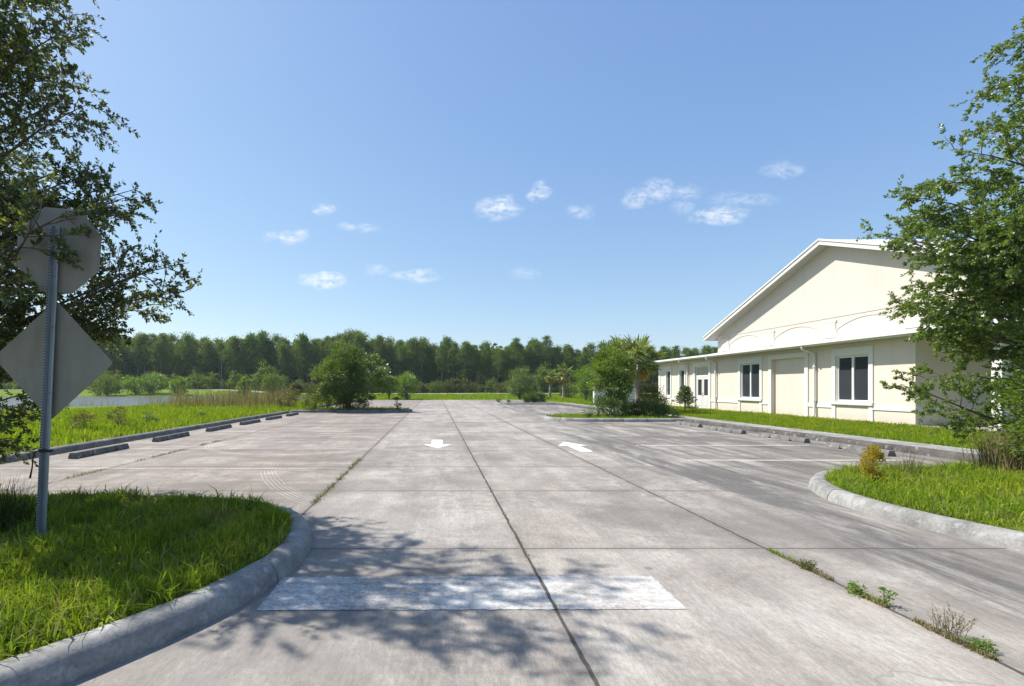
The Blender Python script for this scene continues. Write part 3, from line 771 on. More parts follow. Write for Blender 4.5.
# ------------------------------------------------------------------ near trees
def crownL(z):
    return np.interp(z, [0.6, 1.9, 2.5, 3.2, 3.7, 4.3, 5.6, 6.9, 7.8, 8.8], [1.1, 1.4, 2.1, 2.3, 2.0, 1.45, 1.5, 1.6, 1.5, .6])
TL = (-6.7, 6.2, .1)
tl = [(-3.05, 6.2, 3.05), (-3.25, 6.5, 2.75), (-3.5, 6.2, 2.95), (-3.8, 6.8, 2.65), (-3.9, 6.3, 2.6),            # long low spray to the right
      (-3.5, 5.9, 3.85), (-3.75, 5.9, 3.75), (-3.9, 5.7, 3.9), (-4.1, 5.8, 4.1), (-4.2, 6.2, 3.6),                 # middle spray
      (-4.0, 5.8, 4.8), (-4.25, 5.9, 5.0), (-4.45, 6.0, 5.3), (-4.3, 5.9, 5.75), (-4.5, 6.3, 6.2),                 # upper sprays
      (-3.25, 4.1, 2.9), (-3.1, 4.25, 3.0), (-3.55, 4.0, 2.45), (-4.4, 4.6, 2.5), (-4.3, 4.5, 3.3),                # in front of the sign
      (-5.0, 5.7, .9), (-4.95, 6.1, 1.15), (-5.05, 6.5, 1.5), (-4.6, 5.0, 1.9), (-4.9, 5.5, 2.3), (-4.7, 5.2, 3.0),
      (-3.9, 4.9, 6.5), (-3.9, 5.9, 7.2), (-3.6, 4.6, 6.0), (-4.0, 4.4, 5.4), (-3.8, 5.2, 6.9)]
big_tree('oak_tree', TL, 8.0, crownL, 30, 'dark leafy oak hanging over the road sign on the left', 21, (.036, .06), 'oak', 1.9, tl, .15, 2.4)
def crownR(z):
    return np.interp(z, [0.5, 1.5, 2.5, 3.5, 4.6, 5.6, 6.8, 8.0, 9.2], [1.3, 1.6, 2.1, 2.75, 2.9, 2.4, 1.9, 1.4, .5])
TR = (11.0, 8.7, .1)
trr = [(7.75, 8.6, 4.1), (7.9, 8.2, 3.85), (8.3, 8.6, 3.3), (8.2, 8.8, 1.5), (8.3, 8.9, 4.9), (8.9, 8.6, 5.6), (9.3, 8.5, 6.6), (9.7, 8.6, 7.4), (9.3, 7.8, 2.4), (9.5, 8.0, 1.6), (8.45, 8.5, 2.85), (8.6, 8.2, 3.6), (8.2, 8.5, 4.4), (9.0, 8.4, 2.5), (8.7, 8.8, 4.7), (9.3, 7.6, 3.6), (9.4, 7.4, 2.2)]
big_tree('elm_tree', TR, 9.3, crownR, 50, 'tall loose leafy tree in front of the building on the right', 33, (.04, .068), 'oak_light', .8, trr, .14, 3.0)

# ------------------------------------------------------------------ sign
def build_sign():
    base = (-3.56, 4.52, .03)
    root = thing('sign_post', base, 'grey perforated metal post leaning right and carrying two road signs seen from behind', 'sign')
    tilt = R(2.6); ca, sa = math.cos(tilt), math.sin(tilt); b = np.array(base)
    def tl_(V):                    # lean to the right about the base
        V = np.asarray(V, float); out = V.copy(); out[:, 0] = V[:, 0] * ca + V[:, 2] * sa; out[:, 2] = -V[:, 0] * sa + V[:, 2] * ca
        return out + b
    H = 2.93
    pm = MB()                      # U channel, flanges towards the viewer
    prof = [(-.046, -.016), (-.030, -.016), (-.019, .014), (.019, .014), (.030, -.016), (.046, -.016), (.046, -.012), (.033, -.012), (.022, .018), (-.022, .018), (-.033, -.012), (-.046, -.012)]
    n = len(prof)
    V = [(x, y, -.15) for x, y in prof] + [(x, y, H) for x, y in prof]
    Fc = [(i, (i + 1) % n, n + (i + 1) % n, n + i) for i in range(n)] + [tuple(range(n, 2 * n))]
    pm.add(tl_(V), Fc, 0)
    z = .12
    an8 = np.arange(8) * math.pi / 4
    while z < H - .03:             # punched holes in the web
        Vh = [(-.0335 - .0005 + .007 * math.cos(a) - .002, -.0175, z + .0075 * math.sin(a)) for a in an8]
        pm.add(tl_(Vh), [tuple(range(8))], 1); z += .0254
    obj('post', pm, [M['galv'], M['hole']], root)
    def plate(name, poly, zc, front, yoff):
        m = MB(); n = len(poly); th = .0025
        V = [(x, yoff, zc + z) for x, z in poly] + [(x, yoff + th, zc + z) for x, z in poly]
        m.add(tl_(V), [tuple(range(n))], 0); m.add(tl_(V), [tuple(range(n, 2 * n))[::-1]], 1)
        m.add(tl_(V), [(i, n + i, n + (i + 1) % n, (i + 1) % n) for i in range(n)], 0)
        return obj(name, m, [M['alu'], front], root)
    r8 = .381 / math.cos(math.pi / 8)
    tw = R(-2)
    octo = [(.02 + r8 * math.cos(a + tw), r8 * math.sin(a + tw)) for a in (np.arange(8) + .5) * math.pi / 4]
    rd = .762 * math.sqrt(2) / 2
    # rounded corners on the diamond
    dia = []
    for k in range(4):
        a = k * math.pi / 2; c = np.array([math.cos(a), math.sin(a)]) * (rd - .035)
        for q in np.linspace(-math.pi / 4, math.pi / 4, 5): dia.append((.015 + c[0] + .025 * math.cos(a + q) * 1.2, c[1] + .025 * math.sin(a + q) * 1.2))
    o = plate('stop_sign', octo, 2.72, M['signred'], .019); o['label'] = 'octagonal grey aluminium sign back, upper one'
    o = plate('diamond_sign', dia, 1.72, M['signyellow'], .0222); o['label'] = 'diamond shaped grey aluminium sign back, lower one'
    for z in (2.48, 2.89, 1.42, 2.02):
        bm_ = MB(); Vb = [(.009 * math.cos(a), .0138, z + .009 * math.sin(a)) for a in an8] + [(.009 * math.cos(a), .006, z + .009 * math.sin(a)) for a in an8]
        bm_.add(tl_(Vb), [tuple(range(8, 16)), ] + [(i, (i + 1) % 8, 8 + (i + 1) % 8, 8 + i) for i in range(8)])
        obj('bolt', bm_, M['alu'], root)
    sm = MB()
    zc = .90
    V = []
    for z in (zc - .012, zc + .012): V += [(-.05, -.019, z), (.05, -.019, z), (.05, .022, z), (-.05, .022, z)]
    sm.add(tl_(V), [(0, 1, 5, 4), (1, 2, 6, 5), (2, 3, 7, 6), (3, 0, 4, 7), (4, 5, 6, 7), (3, 2, 1, 0)])
    sm.tube(tl_([(-.05, -.01, zc), (-.075, -.02, zc - .01), (-.095, -.02, zc - .06), (-.10, -.02, zc - .16), (-.115, -.02, zc - .25)]), [.006, .006, .006, .006, .009], 5)
    obj('strap', sm, M['black'], root)
build_sign()

# ------------------------------------------------------------------ wheel stops
def wheel_stop(y0, x, label, group, rot=0, L_=1.83):
    c = (x, y0 + L_ / 2, 0)
    m = MB(); pr = [(-.095, 0.002), (-.085, .045), (-.055, .125), (.055, .125), (.085, .045), (.095, 0.002)]
    for a, b in ((0, .45), (.55, L_ - .55), (L_ - .45, L_)):
        if b - a > .5: m.prism(pr, 'y', a - L_/2, b - L_/2)
        else: m.prism(pr, 'y', a - L_/2, b - L_/2)
    top = [(-.085 + .012, .03), (-.05, .125), (.05, .125), (.085 - .012, .03)]
    m.prism(top, 'y', .449 - L_/2, .551 - L_/2); m.prism(top, 'y', L_/2 - .551, L_/2 - .449)
    for yy in (.32, L_ - .32): m.tube([(0, yy - L_/2, .11), (0, yy - L_/2, .129)], .012, 8)
    me = bpy.data.meshes.new('wheel_stop'); me.from_pydata(np.concatenate(m.v).tolist(), [], m.f); me.update()
    o = link('wheel_stop', me, M['stop' if x < 0 else 'kerb_dark']); o.location = c; o.rotation_euler = (0, 0, R(rot))
    b = o.modifiers.new('bevel', 'BEVEL'); b.width = .012; b.segments = 2; b.limit_method = 'ANGLE'; b.angle_limit = R(35)
    return tag(o, label, 'wheel stop', group)
ordl = ['nearest the road sign', 'second from the road sign', 'third from the road sign', 'fourth from the road sign', 'fifth from the road sign', 'last before the bushy island']
for k, yy in enumerate([10.5, 13.75, 16.95, 19.9, 22.9, 25.9]):
    wheel_stop(yy, -7.68 + rng.normal(scale=.03), 'dark concrete wheel stop by the left kerb, ' + ordl[k], 'wheel stops along the left kerb', rng.normal(scale=1.2))
ordr = ['nearest the golden weed', 'second from the golden weed', 'third from the golden weed', 'last before the planted island']
for k in range(4):
    wheel_stop(10.85 + 2.65 * k, 9.98 + rng.normal(scale=.03), 'weathered concrete wheel stop by the sidewalk, ' + ordr[k], 'wheel stops along the sidewalk', rng.normal(scale=1.2))

# ------------------------------------------------------------------ building
def build_building():
    WX = 17.2; B0, B1 = 17.9, 38.4; Zb = .02; ZS = 3.34
    root = thing('building', (WX, 28, 0.1), 'cream single storey building with a broad white gable and dark windows', 'building')
    org = ORG[root.name]
    wins = [(26.5, 28.1, .93, 2.8), (19.84, 21.4, .93, 2.8)]; slim = [(34.45, 35.1, .9, 2.72), (36.5, 37.15, .9, 2.72)]
    door = (31.4, 33.0, .1, 2.85); bay = (23.25, 25.5, .1, 2.92)
    def wall_holes(m, x, y0, y1, z0, z1, holes, depth):
        ys = sorted({y0, y1, *[h[0] for h in holes], *[h[1] for h in holes]}); zs = sorted({z0, z1, *[h[2] for h in holes], *[h[3] for h in holes]})
        for a, b in zip(ys[:-1], ys[1:]):
            for c, d in zip(zs[:-1], zs[1:]):
                if any(h[0] <= a and b <= h[1] and h[2] <= c and d <= h[3] for h in holes): continue
                m.quad((x, b, c), (x, a, c), (x, a, d), (x, b, d))
        for (a, b, c, d) in holes:
            X = x + depth
            m.quad((x, a, c), (X, a, c), (X, a, d), (x, a, d)); m.quad((x, b, d), (X, b, d), (X, b, c), (x, b, c))
            m.quad((x, a, d), (X, a, d), (X, b, d), (x, b, d)); m.quad((x, b, c), (X, b, c), (X, a, c), (x, a, c))
    holes = wins + slim + [door, bay]
    m = MB(); wall_holes(m, WX, B0, B1, Zb, ZS + .2, holes, .14)
    m.quad((WX, B0, Zb), (34, B0, Zb), (34, B0, ZS + .2), (WX, B0, ZS + .2))          # end wall facing the road
    m.quad((34, B1, Zb), (WX, B1, Zb), (WX, B1, ZS + .2), (34, B1, ZS + .2))
    m.quad((34, B0, Zb), (34, B1, Zb), (34, B1, ZS + .2), (34, B0, ZS + .2))
    m.quad((WX + .14, bay[1], bay[2]), (WX + .14, bay[0], bay[2]), (WX + .14, bay[0], bay[3]), (WX + .14, bay[1], bay[3]))
    m.box(27.5, 34, 12.7, B0 - .003, Zb, ZS)                                          # set back part beside the porch
    obj('wall', m, M['wall'], root)
    # white trim: pilasters, lintels, sill course
    t = MB()
    def pil(y, w=.2, top=3.16, d=.045): t.box(WX - d, WX + .02, y - w/2, y + w/2, Zb, top)
    for (a, b, c, d) in wins:
        pil(a - .14); pil(b + .14)
        t.box(WX - .042, WX + .02, a - .035, b + .035, 2.83, 3.158)
        t.box(WX - .10, WX + .02, a - .26, b + .26, .78, .90)
    for (a, b, c, d) in slim:
        t.box(WX - .04, WX + .02, a - .17, a - .002, Zb, 3.1); t.box(WX - .04, WX + .02, b + .002, b + .17, Zb, 3.1); t.box(WX - .037, WX + .02, a, b, d + .03, 3.098)
        t.box(WX - .06, WX + .02, a - .17, b + .17, .74, .87)
    for (a, b, c, d) in (door, bay):
        t.box(WX - .05, WX + .02, a - .24, a - .02, Zb, 3.16); t.box(WX - .05, WX + .02, b + .02, b + .24, Zb, 3.16); t.box(WX - .047, WX + .02, a - .02, b + .02, d, 3.158)
    edges = [B0, wins[1][0]-.24, wins[1][1]+.24, bay[0]-.24, bay[1]+.24, wins[0][0]-.24, wins[0][1]+.24, door[0]-.24, door[1]+.24, slim[0][0]-.17, slim[0][1]+.17, slim[1][0]-.17, slim[1][1]+.17, B1]
    for a, b in zip(edges[0::2], edges[1::2]):
        t.box(WX - .035, WX + .02, a + .003 if a > B0 else a - .035, b - .003, .62, .80)
    t.box(WX - .032, 20, B0 - .032, B0 + .02, .622, .798)
    t.box(WX - .03, WX + .02, B1 - .3, B1 + .03, Zb, 3.16)
    # upper mouldings on the gable: band, pedestals and segmental arches
    GX_ = WX - .03
    obj('trim', t, M['trim'], root, bevel=.006)
    t = MB()
    t.box(GX_ + .008, GX_ + .03, 13.2, 30.4, 4.52, 4.60)
    piers = [29.6, 25.7, 21.8, 17.9, 14.0]
    for y in piers:
        t.box(GX_ - .006, GX_ + .03, y - .36, y + .36, 3.66, 4.30); t.box(GX_ - .014, GX_ + .03, y - .42, y + .42, 4.303, 4.40)
    for a, b in zip(piers[1:], piers[:-1]):
        y0, y1 = a + .38, b - .38; n = 18
        for w0, w1, dd in ((0, .06, -.004),):
            P = []
            for k in range(n + 1):
                u = k / n; yy = y0 + (y1 - y0) * u; zz = 3.95 + .42 * math.sin(math.pi * u) ** .8
                P.append((yy, zz))
            for (p, q) in zip(P[:-1], P[1:]):
                t.prism([(p[0], p[1]), (q[0], q[1]), (q[0], q[1] + w1), (p[0], p[1] + w1)], 'x', GX_ - dd, GX_ + .03)
        t.box(GX_ + .003, GX_ + .03, y0 - .02, y0 + .04, 3.6, 3.97); t.box(GX_ + .003, GX_ + .03, y1 - .04, y1 + .02, 3.6, 3.97)
    obj('moulding', t, M['gable'], root)
    # gable wall and roof (ridge runs back from the facade)
    YA, ZA, YL, YR, ZT = 21.7, 7.9, 31.0, 12.4, 4.59
    sl = (ZA - ZT) / (YL - YA)
    g = MB()
    zw = ZA - .135
    g.prism([(13.0, ZS), (30.4, ZS), (30.4, zw - sl * (30.4 - YA)), (YA, zw), (13.0, zw - sl * (YA - 13.0))], 'x', WX - .003, 34)
    obj('gable', g, M['gable'], root)
    rf = MB(); OX = 16.68; RX = 34.5
    for s, ye in ((1, YL), (-1, YR)):
        a, b = (YA, ZA), (ye, ZT)
        rf.prism([(a[0], a[1] + .03), (b[0], b[1] + .03), (b[0], b[1] - .03), (a[0], a[1] - .03)], 'x', OX + .03, RX)
    obj('roof', rf, M['metalroof'], root)
    fa = MB(); so = MB()
    for s, ye in ((1, YL), (-1, YR)):
        fa.prism([(YA, ZA + .05), (ye + s*.02, ZT + .05), (ye + s*.02, ZT - .20), (YA, ZA - .20)], 'x', OX - .02, OX + .03)
        fa.prism([(YA, ZA + .06), (ye + s*.02, ZT + .06), (ye + s*.02, ZT - .02), (YA, ZA - .02)], 'x', OX - .06, OX - .02)
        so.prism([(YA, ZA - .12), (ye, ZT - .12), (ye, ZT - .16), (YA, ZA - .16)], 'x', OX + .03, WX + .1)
        fa.box(OX + .03, RX, min(ye, ye + s*.03), max(ye, ye + s*.03), ZT - .20, ZT + .02)
    # lower eave along the facade with a shallow pent roof
    EX = 16.58; EL0, EL1 = 12.4, 38.95
    fa.box(EX - .02, EX + .02, EL0, EL1, 3.32, 3.50)
    fa.box(EX - .13, EX - .02, EL0, EL1, 3.38, 3.49)                                 # gutter
    fa.box(EX + .02, 34.5, EL1 - .03, EL1, 3.32, 3.50)
    fa.box(EX + .02, 34.4, EL0, EL0 + .03, 3.32, 3.50)
    so.box(EX + .02, WX + .02, B0, EL1 - .03, 3.325, 3.36)
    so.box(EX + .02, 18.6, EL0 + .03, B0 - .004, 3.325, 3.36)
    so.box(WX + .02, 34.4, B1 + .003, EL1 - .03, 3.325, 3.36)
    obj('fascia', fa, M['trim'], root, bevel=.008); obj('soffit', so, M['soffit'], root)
    lr = MB()
    lr.prism([(EX + .02, 3.51), (EX + .02, 3.47), (WX + .05, 3.47), (WX + .05, 3.62)], 'y', EL0, 30.4)
    lr.prism([(EX + .02, 3.51), (EX + .02, 3.47), (34.4, 3.47), (34.4, 3.9), (26, 3.9)], 'y', 30.4, EL1 - .03)
    obj('lower_roof', lr, M['metalroof'], root)
    for y, nm in ((12.75, 0), (15.3, 0)):
        c = MB(); c.box(WX - .02, WX + .28, y - .15, y + .15, 0, 3.32); c.box(WX - .06, WX + .32, y - .19, y + .19, .05, .35); c.box(WX - .06, WX + .32, y - .19, y + .19, 3.1, 3.318)
        obj('porch_column', c, M['trim'], root, bevel=.01)
    pf = MB(); pf.box(WX - .3, 27.5, 12.4, B0 - .005, -.02, .14); obj('porch_floor', pf, M['walk'], root)
    # windows
    def window(a, b, c, d, lab=None):
        f = MB(); X0, X1 = WX + .03, WX + .10; w = .055
        f.box(X0, X1, a, b, c, c + w); f.box(X0, X1, a, b, d - w, d); f.box(X0, X1, a, a + w, c + w, d - w); f.box(X0, X1, b - w, b, c + w, d - w)
        if b - a > 1: mid = (a + b) / 2; f.box(X0 - .005, X1, mid - .05, mid + .05, c + w, d - w)
        o = obj('window', f, M['frame'], root, bevel=.004)
        p = MB(); p.quad((X1 - .02, b, c), (X1 - .02, a, c), (X1 - .02, a, d), (X1 - .02, b, d)); obj('pane', p, M['glass'], o)
        return o
    window(*wins[0])['label'] = 'two pane window nearer the door'; window(*wins[1])['label'] = 'two pane window nearest the corner'
    for s in slim: window(*s)['label'] = 'tall narrow dark window left of the door'
    # double door with transom
    a, b, c, d = door; X0, X1 = WX + .04, WX + .11
    f = MB(); f.box(X0, X1, a, a + .07, c, d); f.box(X0, X1, b - .07, b, c, d); f.box(X0, X1, a + .07, b - .07, d - .06, d); f.box(X0, X1, a + .07, b - .07, 2.2, 2.30)
    fr = obj('door_frame', f, M['frame'], root)
    tr = MB(); tr.quad((X1 - .02, b - .07, 2.3), (X1 - .02, a + .07, 2.3), (X1 - .02, a + .07, d - .06), (X1 - .02, b - .07, d - .06)); obj('transom_panel', tr, M['panel'], fr)
    mid = (a + b) / 2
    for (y0, y1, s) in ((a + .075, mid - .006, 1), (mid + .006, b - .075, -1)):
        dm = MB(); w = .13
        dm.box(X0 + .01, X1 - .015, y0, y1, c + .02, 1.0); dm.box(X0 + .01, X1 - .015, y0, y1, 2.02, 2.195); dm.box(X0 + .01, X1 - .015, y0, y0 + w, 1.0, 2.02); dm.box(X0 + .01, X1 - .015, y1 - w, y1, 1.0, 2.02)
        dm.box(X0 + .002, X0 + .01, y0 + w, y1 - w, c + .2, .85)
        do = obj('door', dm, M['doorpaint'], root, bevel=.004)
        pn = MB(); pn.quad((X1 - .03, y1 - w, 1.0), (X1 - .03, y0 + w, 1.0), (X1 - .03, y0 + w, 2.02), (X1 - .03, y1 - w, 2.02)); obj('pane', pn, M['glass'], do)
        hd = MB(); hy = y1 - .06 if s > 0 else y0 + .06
        hd.tube([(X0 + .01, hy, .98), (X0 - .04, hy, .98), (X0 - .04, hy, 1.16), (X0 + .01, hy, 1.16)], .011, 6); obj('handle', hd, M['galv'], do)
    # downspouts
    for y in (22.55, 30.5, 33.9):
        p = MB(); r_ = .05
        p.tube([(EX - .06, y, 3.40), (EX - .02, y, 3.22), (WX - .12, y, 3.05), (WX - .09, y, 2.9), (WX - .09, y, .35), (WX - .12, y, .22), (WX - .25, y, .17)], r_, 8)
        for z in (.9, 2.4): p.box(WX - .15, WX, y - .065, y + .065, z, z + .035)
        obj('downspout', p, M['trim'], root, True)
    return root
build_building()

# low white screen wall left of the building, behind the palms
m = MB(); m.box(13.4, 17.1, 42.0, 42.22, -.05, 1.75); m.box(13.34, 17.16, 41.95, 42.27, 1.75, 1.85); m.box(13.36, 13.7, 41.93, 42.29, -.05, 1.747)
tag(obj('garden_wall', m, M['trim'], origin=(15.2, 42.1, 0), bevel=.01), 'low white wall behind the palms and bushes, left of the building', 'wall')

# ------------------------------------------------------------------ palms
def palm(base, H, crown_r, label, seed, group, dead=6, n=26, dead_hi=-.5):
    r = np.random.default_rng(seed); base = np.array(base, float)
    root = thing('palm_tree', tuple(base), label, 'palm', group)
    tb = MB(); T = path(base - [0, 0, .1], (r.normal(scale=.04), r.normal(scale=.04), 1), H, 14, r, .03)
    rad = .17 + .02 * np.sin(np.arange(len(T)) * 2.3); rad[:3] += .05; tb.tube(T, rad, 10)
    for i in range(26):                                   # old leaf boots under the crown
        a = i * 2.4; z = .72 + .28 * i / 26; p, d = at(T, min(z, .99)); o_ = np.array([math.cos(a), math.sin(a), 0])
        tb.tube([p + o_ * .14, p + o_ * .25 + [0, 0, .16]], [.04, .02], 4)
    obj('trunk', tb, M['bark_palm'], root)
    top = T[-1]
    def fronds(k, el_lo, el_hi, droop, Lp, Lb):
        P, D, S = [], [], []; pt = MB()
        for i in range(k):
            a = i * 2.39996 + r.normal(scale=.2); el = el_lo + (el_hi - el_lo) * (i + .5) / k + r.normal(scale=.08)
            d = np.array([math.cos(a) * math.cos(el), math.sin(a) * math.cos(el), math.sin(el)])
            pe = path(top, d, Lp * r.uniform(.8, 1.15), 4, r, .03, -droop); hub = pe[-1]; dd = nrm(pe[-1] - pe[-2])
            pt.tube(pe, np.linspace(.022, .012, len(pe)), 4)
            sdv = nrm(np.cross(dd, [0, 0, 1.0])); nb = 17
            for j in range(nb):
                th = (j / (nb - 1) - .5) * 2 * 1.75
                v = dd * math.cos(th) + sdv * math.sin(th); v[2] -= .18 + .35 * abs(th) / 1.75 * droop * 2
                P.append(hub); D.append(v); S.append(Lb * r.uniform(.8, 1.1) * (1 - .25 * abs(th) / 1.75))
        return np.array(P), np.array(D), np.array(S), pt
    P, D, S, pt = fronds(n, -.35, 1.35, .55, crown_r * .5, crown_r * .55)
    link('fronds', leaves_mesh('fronds', P - base, D, S, r, .17, .6), M['palm'], root)
    obj('petioles', pt, M['palm'], root)
    if dead:
        P, D, S, pt = fronds(dead, -1.1, dead_hi, .6, crown_r * .42, crown_r * .5)
        link('dead_fronds', leaves_mesh('dead_fronds', P - base, D, S, r, .2, .5), M['palm_dead'], root)
    return root
palm((P2(639, 27.5), 27.5, .1), 3.05, 1.5, 'sabal palm with drooping green fronds beside the building corner', 51, 'palms on and beyond the lot', 6)
palm((P2(622, 29.5), 29.5, .1), 3.6, 1.3, 'sabal palm standing half hidden behind the big green bush', 52, 'palms on and beyond the lot', 4)
palm((P2(549.5, 65), 65, .02), 3.1, 1.15, 'small far palm with orange dead fronds, the left one of the pair', 53, 'palms on and beyond the lot', 18, 12, .3)
palm((P2(563.5, 62), 62, .02), 3.35, 1.5, 'small far palm with yellow green crown, the right one of the pair', 54, 'palms on and beyond the lot', 18, 16, -.1)

# ------------------------------------------------------------------ bushes and middle distance trees
bush('bushy_tree', (P2(349, 31.3), 31.3, .1), (1.85, 1.6, 1.85), 2.15, 'big round bushy tree on the planted island left of the lane', 'tree', 61, 'dense', 210, 170, .34, (.08, .15), shell=.6, stem_r=.07, lobes=.5, crown_name='crown')
bush('island_tree', (P2(613, 24), 24, .1), (.95, .9, 1.3), 2.0, 'bright green bushy tree on the island in front of the palms', 'tree', 62, 'oak_light', 130, 150, .27, (.065, .115), shell=.55, stem_r=.045, lobes=.35, crown_name='crown')
bush('shrub', (P2(612, 23.4), 23.4, .1), (.8, .6, .5), .45, 'dark low shrub at the foot of the bright island tree', 'shrub', 63, 'hedge', 50, 90, .25, (.05, .09), False)
bush('shrub', (P2(645, 24), 24, .1), (1.1, .55, .38), .34, 'wide dark green shrub on the island right of the bright tree', 'shrub', 64, 'hedge', 70, 90, .27, (.05, .09), False)
bush('shrub', (P2(665, 23.6), 23.6, .1), (.45, .4, .42), .38, 'small dark shrub at the sidewalk end of the planted island', 'shrub', 65, 'dense', 26, 70, .2, (.05, .08), False)
bush('shrub', (P2(650, 27.0), 27.0, .1), (.5, .5, .7), .8, 'pale olive shrub at the foot of the palm by the building', 'shrub', 66, 'olive', 60, 90, .3, (.05, .09), False)
bush('weed', (P2(587, 23), 23, .1), (.2, .2, .18), .2, 'small leafy weed on the island kerb, left of its partner', 'weed', 67, 'dense', 12, 50, .1, (.04, .07), False)
bush('weed', (P2(598.5, 23.2), 23.2, .1), (.22, .2, .3), .28, 'small upright leafy weed near the bright island tree', 'weed', 68, 'dense', 14, 50, .11, (.04, .07), False)
def whorl_tree(base, H, rad, label, seed):
    """small spreading tree with tiers of feathery branches"""
    r = np.random.default_rng(seed); base = np.array(base, float); root = thing('small_tree', tuple(base), label, 'tree')
    tb = MB(); tb.tube([base - [0, 0, .05], base + [0, 0, H]], [.05, .012], 6); obj('trunk', tb, M['bark'], root)
    bb = MB(); P, D = [], []
    for k in range(46):
        z = .35 + (H - .4) * (k / 46); a = k * 2.4; L_ = rad * (1.0 - .78 * (z - .35) / (H - .35)) * r.uniform(.8, 1.1)
        B = path(base + [0, 0, z], (math.cos(a), math.sin(a), .35), L_, 5, r, .06, .1); bb.tube(B, [.01, .008, .007, .006, .005, .003], 4)
        for u in r.uniform(.15, 1, 70): p, d = at(B, min(u, .99)); P.append(p); D.append(side_dir(d, .9, r, .6))
    obj('branches', bb, M['bark'], root)
    link('crown', leaves_mesh('crown', np.array(P) - base, np.array(D), r.uniform(.07, .13, len(P)), r, .35, .3), M['dense'], root)
whorl_tree((P2(685, 29.3), 29.3, .11), 1.45, .75, 'small dark spreading tree on the lawn beside the door', 70)
bush('shrub', (P2(692, 31.5), 31.5, .11), (.35, .3, .16), .13, 'low dark plant at the foot of the wall by the door', 'shrub', 71, 'hedge', 18, 40, .12, (.05, .08), False)
bush('hedge', (P2(535, 45.3), 45.3, .1), (1.2, .5, .5), .45, 'low clipped dark hedge on the far island', 'hedge', 72, 'hedge', 90, 80, .22, (.06, .1), False, shell=.4, lobes=.08)
bush('weed', (P2(499, 45.2), 45.2, .1), (.22, .2, .2), .2, 'tiny dark weed on the far island tip, left of two', 'weed', 499, 'hedge', 10, 30, .1, (.05, .08), False)
bush('weed', (P2(508, 45.2), 45.2, .1), (.22, .2, .2), .2, 'tiny dark weed on the far island tip, right of two', 'weed', 508, 'hedge', 10, 30, .1, (.05, .08), False)
bush('round_tree', (P2(525, 58), 61.5, .02), (1.5, 1.3, 1.7), 2.1, 'grey green round tree behind the clipped hedge', 'tree', 73, 'dense', 110, 80, .45, (.09, .16), stem_r=.06, crown_name='crown')
bush('yellow_tree', (P2(586, 52), 52, .02), (1.05, 1.0, 1.6), 1.95, 'yellow green tree left of the bright island tree', 'tree', 74, 'bright', 90, 80, .4, (.09, .15), stem_r=.05, crown_name='crown')
bush('shrub', (P2(573, 62), 64, .02), (1.2, 1, .9), 1.0, 'dull green round shrub right of the far palms', 'shrub', 75, 'under', 50, 60, .35, (.09, .15), False)
bush('bright_tree', (P2(389, 62), 62, .02), (1.05, 1.0, 1.1), 2.0, 'bright green far tree right of the big bushy tree', 'tree', 76, 'bright', 70, 60, .4, (.1, .17), stem_r=.07, crown_name='crown')
bush('bright_tree', (P2(407, 61), 61, .02), (1.15, 1.0, 1.35), 1.75, 'bright green far tree nearest the lane', 'tree', 77, 'bright', 80, 60, .42, (.1, .17), stem_r=.09, crown_name='crown')
bush('shrub', (P2(315, 30.5), 30.6, .1), (.75, .7, .72), .66, 'greyish olive shrub left of the big bushy tree', 'shrub', 78, 'olive', 50, 90, .26, (.05, .09), False)
bush('shrub', (P2(345, 30.3), 30.9, .1), (1.6, .6, .45), .38, 'low olive undergrowth at the foot of the big bushy tree', 'shrub', 79, 'olive', 60, 60, .26, (.05, .09), False)
bush('weed', (P2(397, 31.0), 31.0, .1), (.2, .2, .42), .42, 'small upright weed at the tip of the planted island', 'weed', 80, 'olive', 14, 40, .12, (.05, .08), False)
bush('shrub', (P2(288, 34), 34, .05), (.72, .7, .72), .62, 'round yellow olive shrub on the grass left of the planted island', 'shrub', 81, 'red', 46, 80, .25, (.05, .09), False)
for (px, yy, h, s, lab) in ((85, 16.0, .34, 82, 'low reddish shrub in the left grass, nearest the sign post'), (118, 17.3, .36, 83, 'low reddish shrub in the left grass, taller and thinner one'), (150.5, 19.2, .22, 84, 'smallest dark shrub in the left grass'), (201, 23, .12, 85, 'tiny weed in the grass just behind the third wheel stop')):
    x = P2(px, yy); bush('shrub', (x, yy, float(ground_z(x, yy))), (h * .95, h * .9, h), h * .95, lab, 'shrub', s, 'red' if s < 84 else 'dense', 22, 60, .13, (.035, .06), False, stem_r=.008)
for (px, yy, rx, rz, mt, s, lab) in ((136, 98, 2.5, 1.7, 'bright', 86, 'bright yellow green tree beyond the pond, behind the sign'), (153, 99, 2.4, 2.1, 'bright', 87, 'bright yellow green tree beyond the pond, tallest of the three'), (179, 97, 1.6, 1.5, 'bright', 88, 'bright yellow green bush beyond the pond, the rightmost of the three'),
                               (245.5, 92, 1.15, 1.9, 'bright', 89, 'narrow bright green tree standing alone before the pines'), (107, 95, 2.6, 1.7, 'under', 90, 'dull olive bush beyond the pond at the sign edge'), (297, 90, 1.0, 1.0, 'red', 91, 'little yellowish bush before the pines, left of the bushy tree'),
                               (274, 98, 2.1, 2.0, 'under', 92, 'mid green bush before the pines, left of centre')):
    x = P2(px, yy); bush('far_tree', (x, yy, float(ground_z(x, yy))), (rx, rx * .8, rz), rz * 1.1, lab, 'tree', s, mt, 60, 50, rx * .28, (.2, .34), stem_r=.08, crown_name='crown')

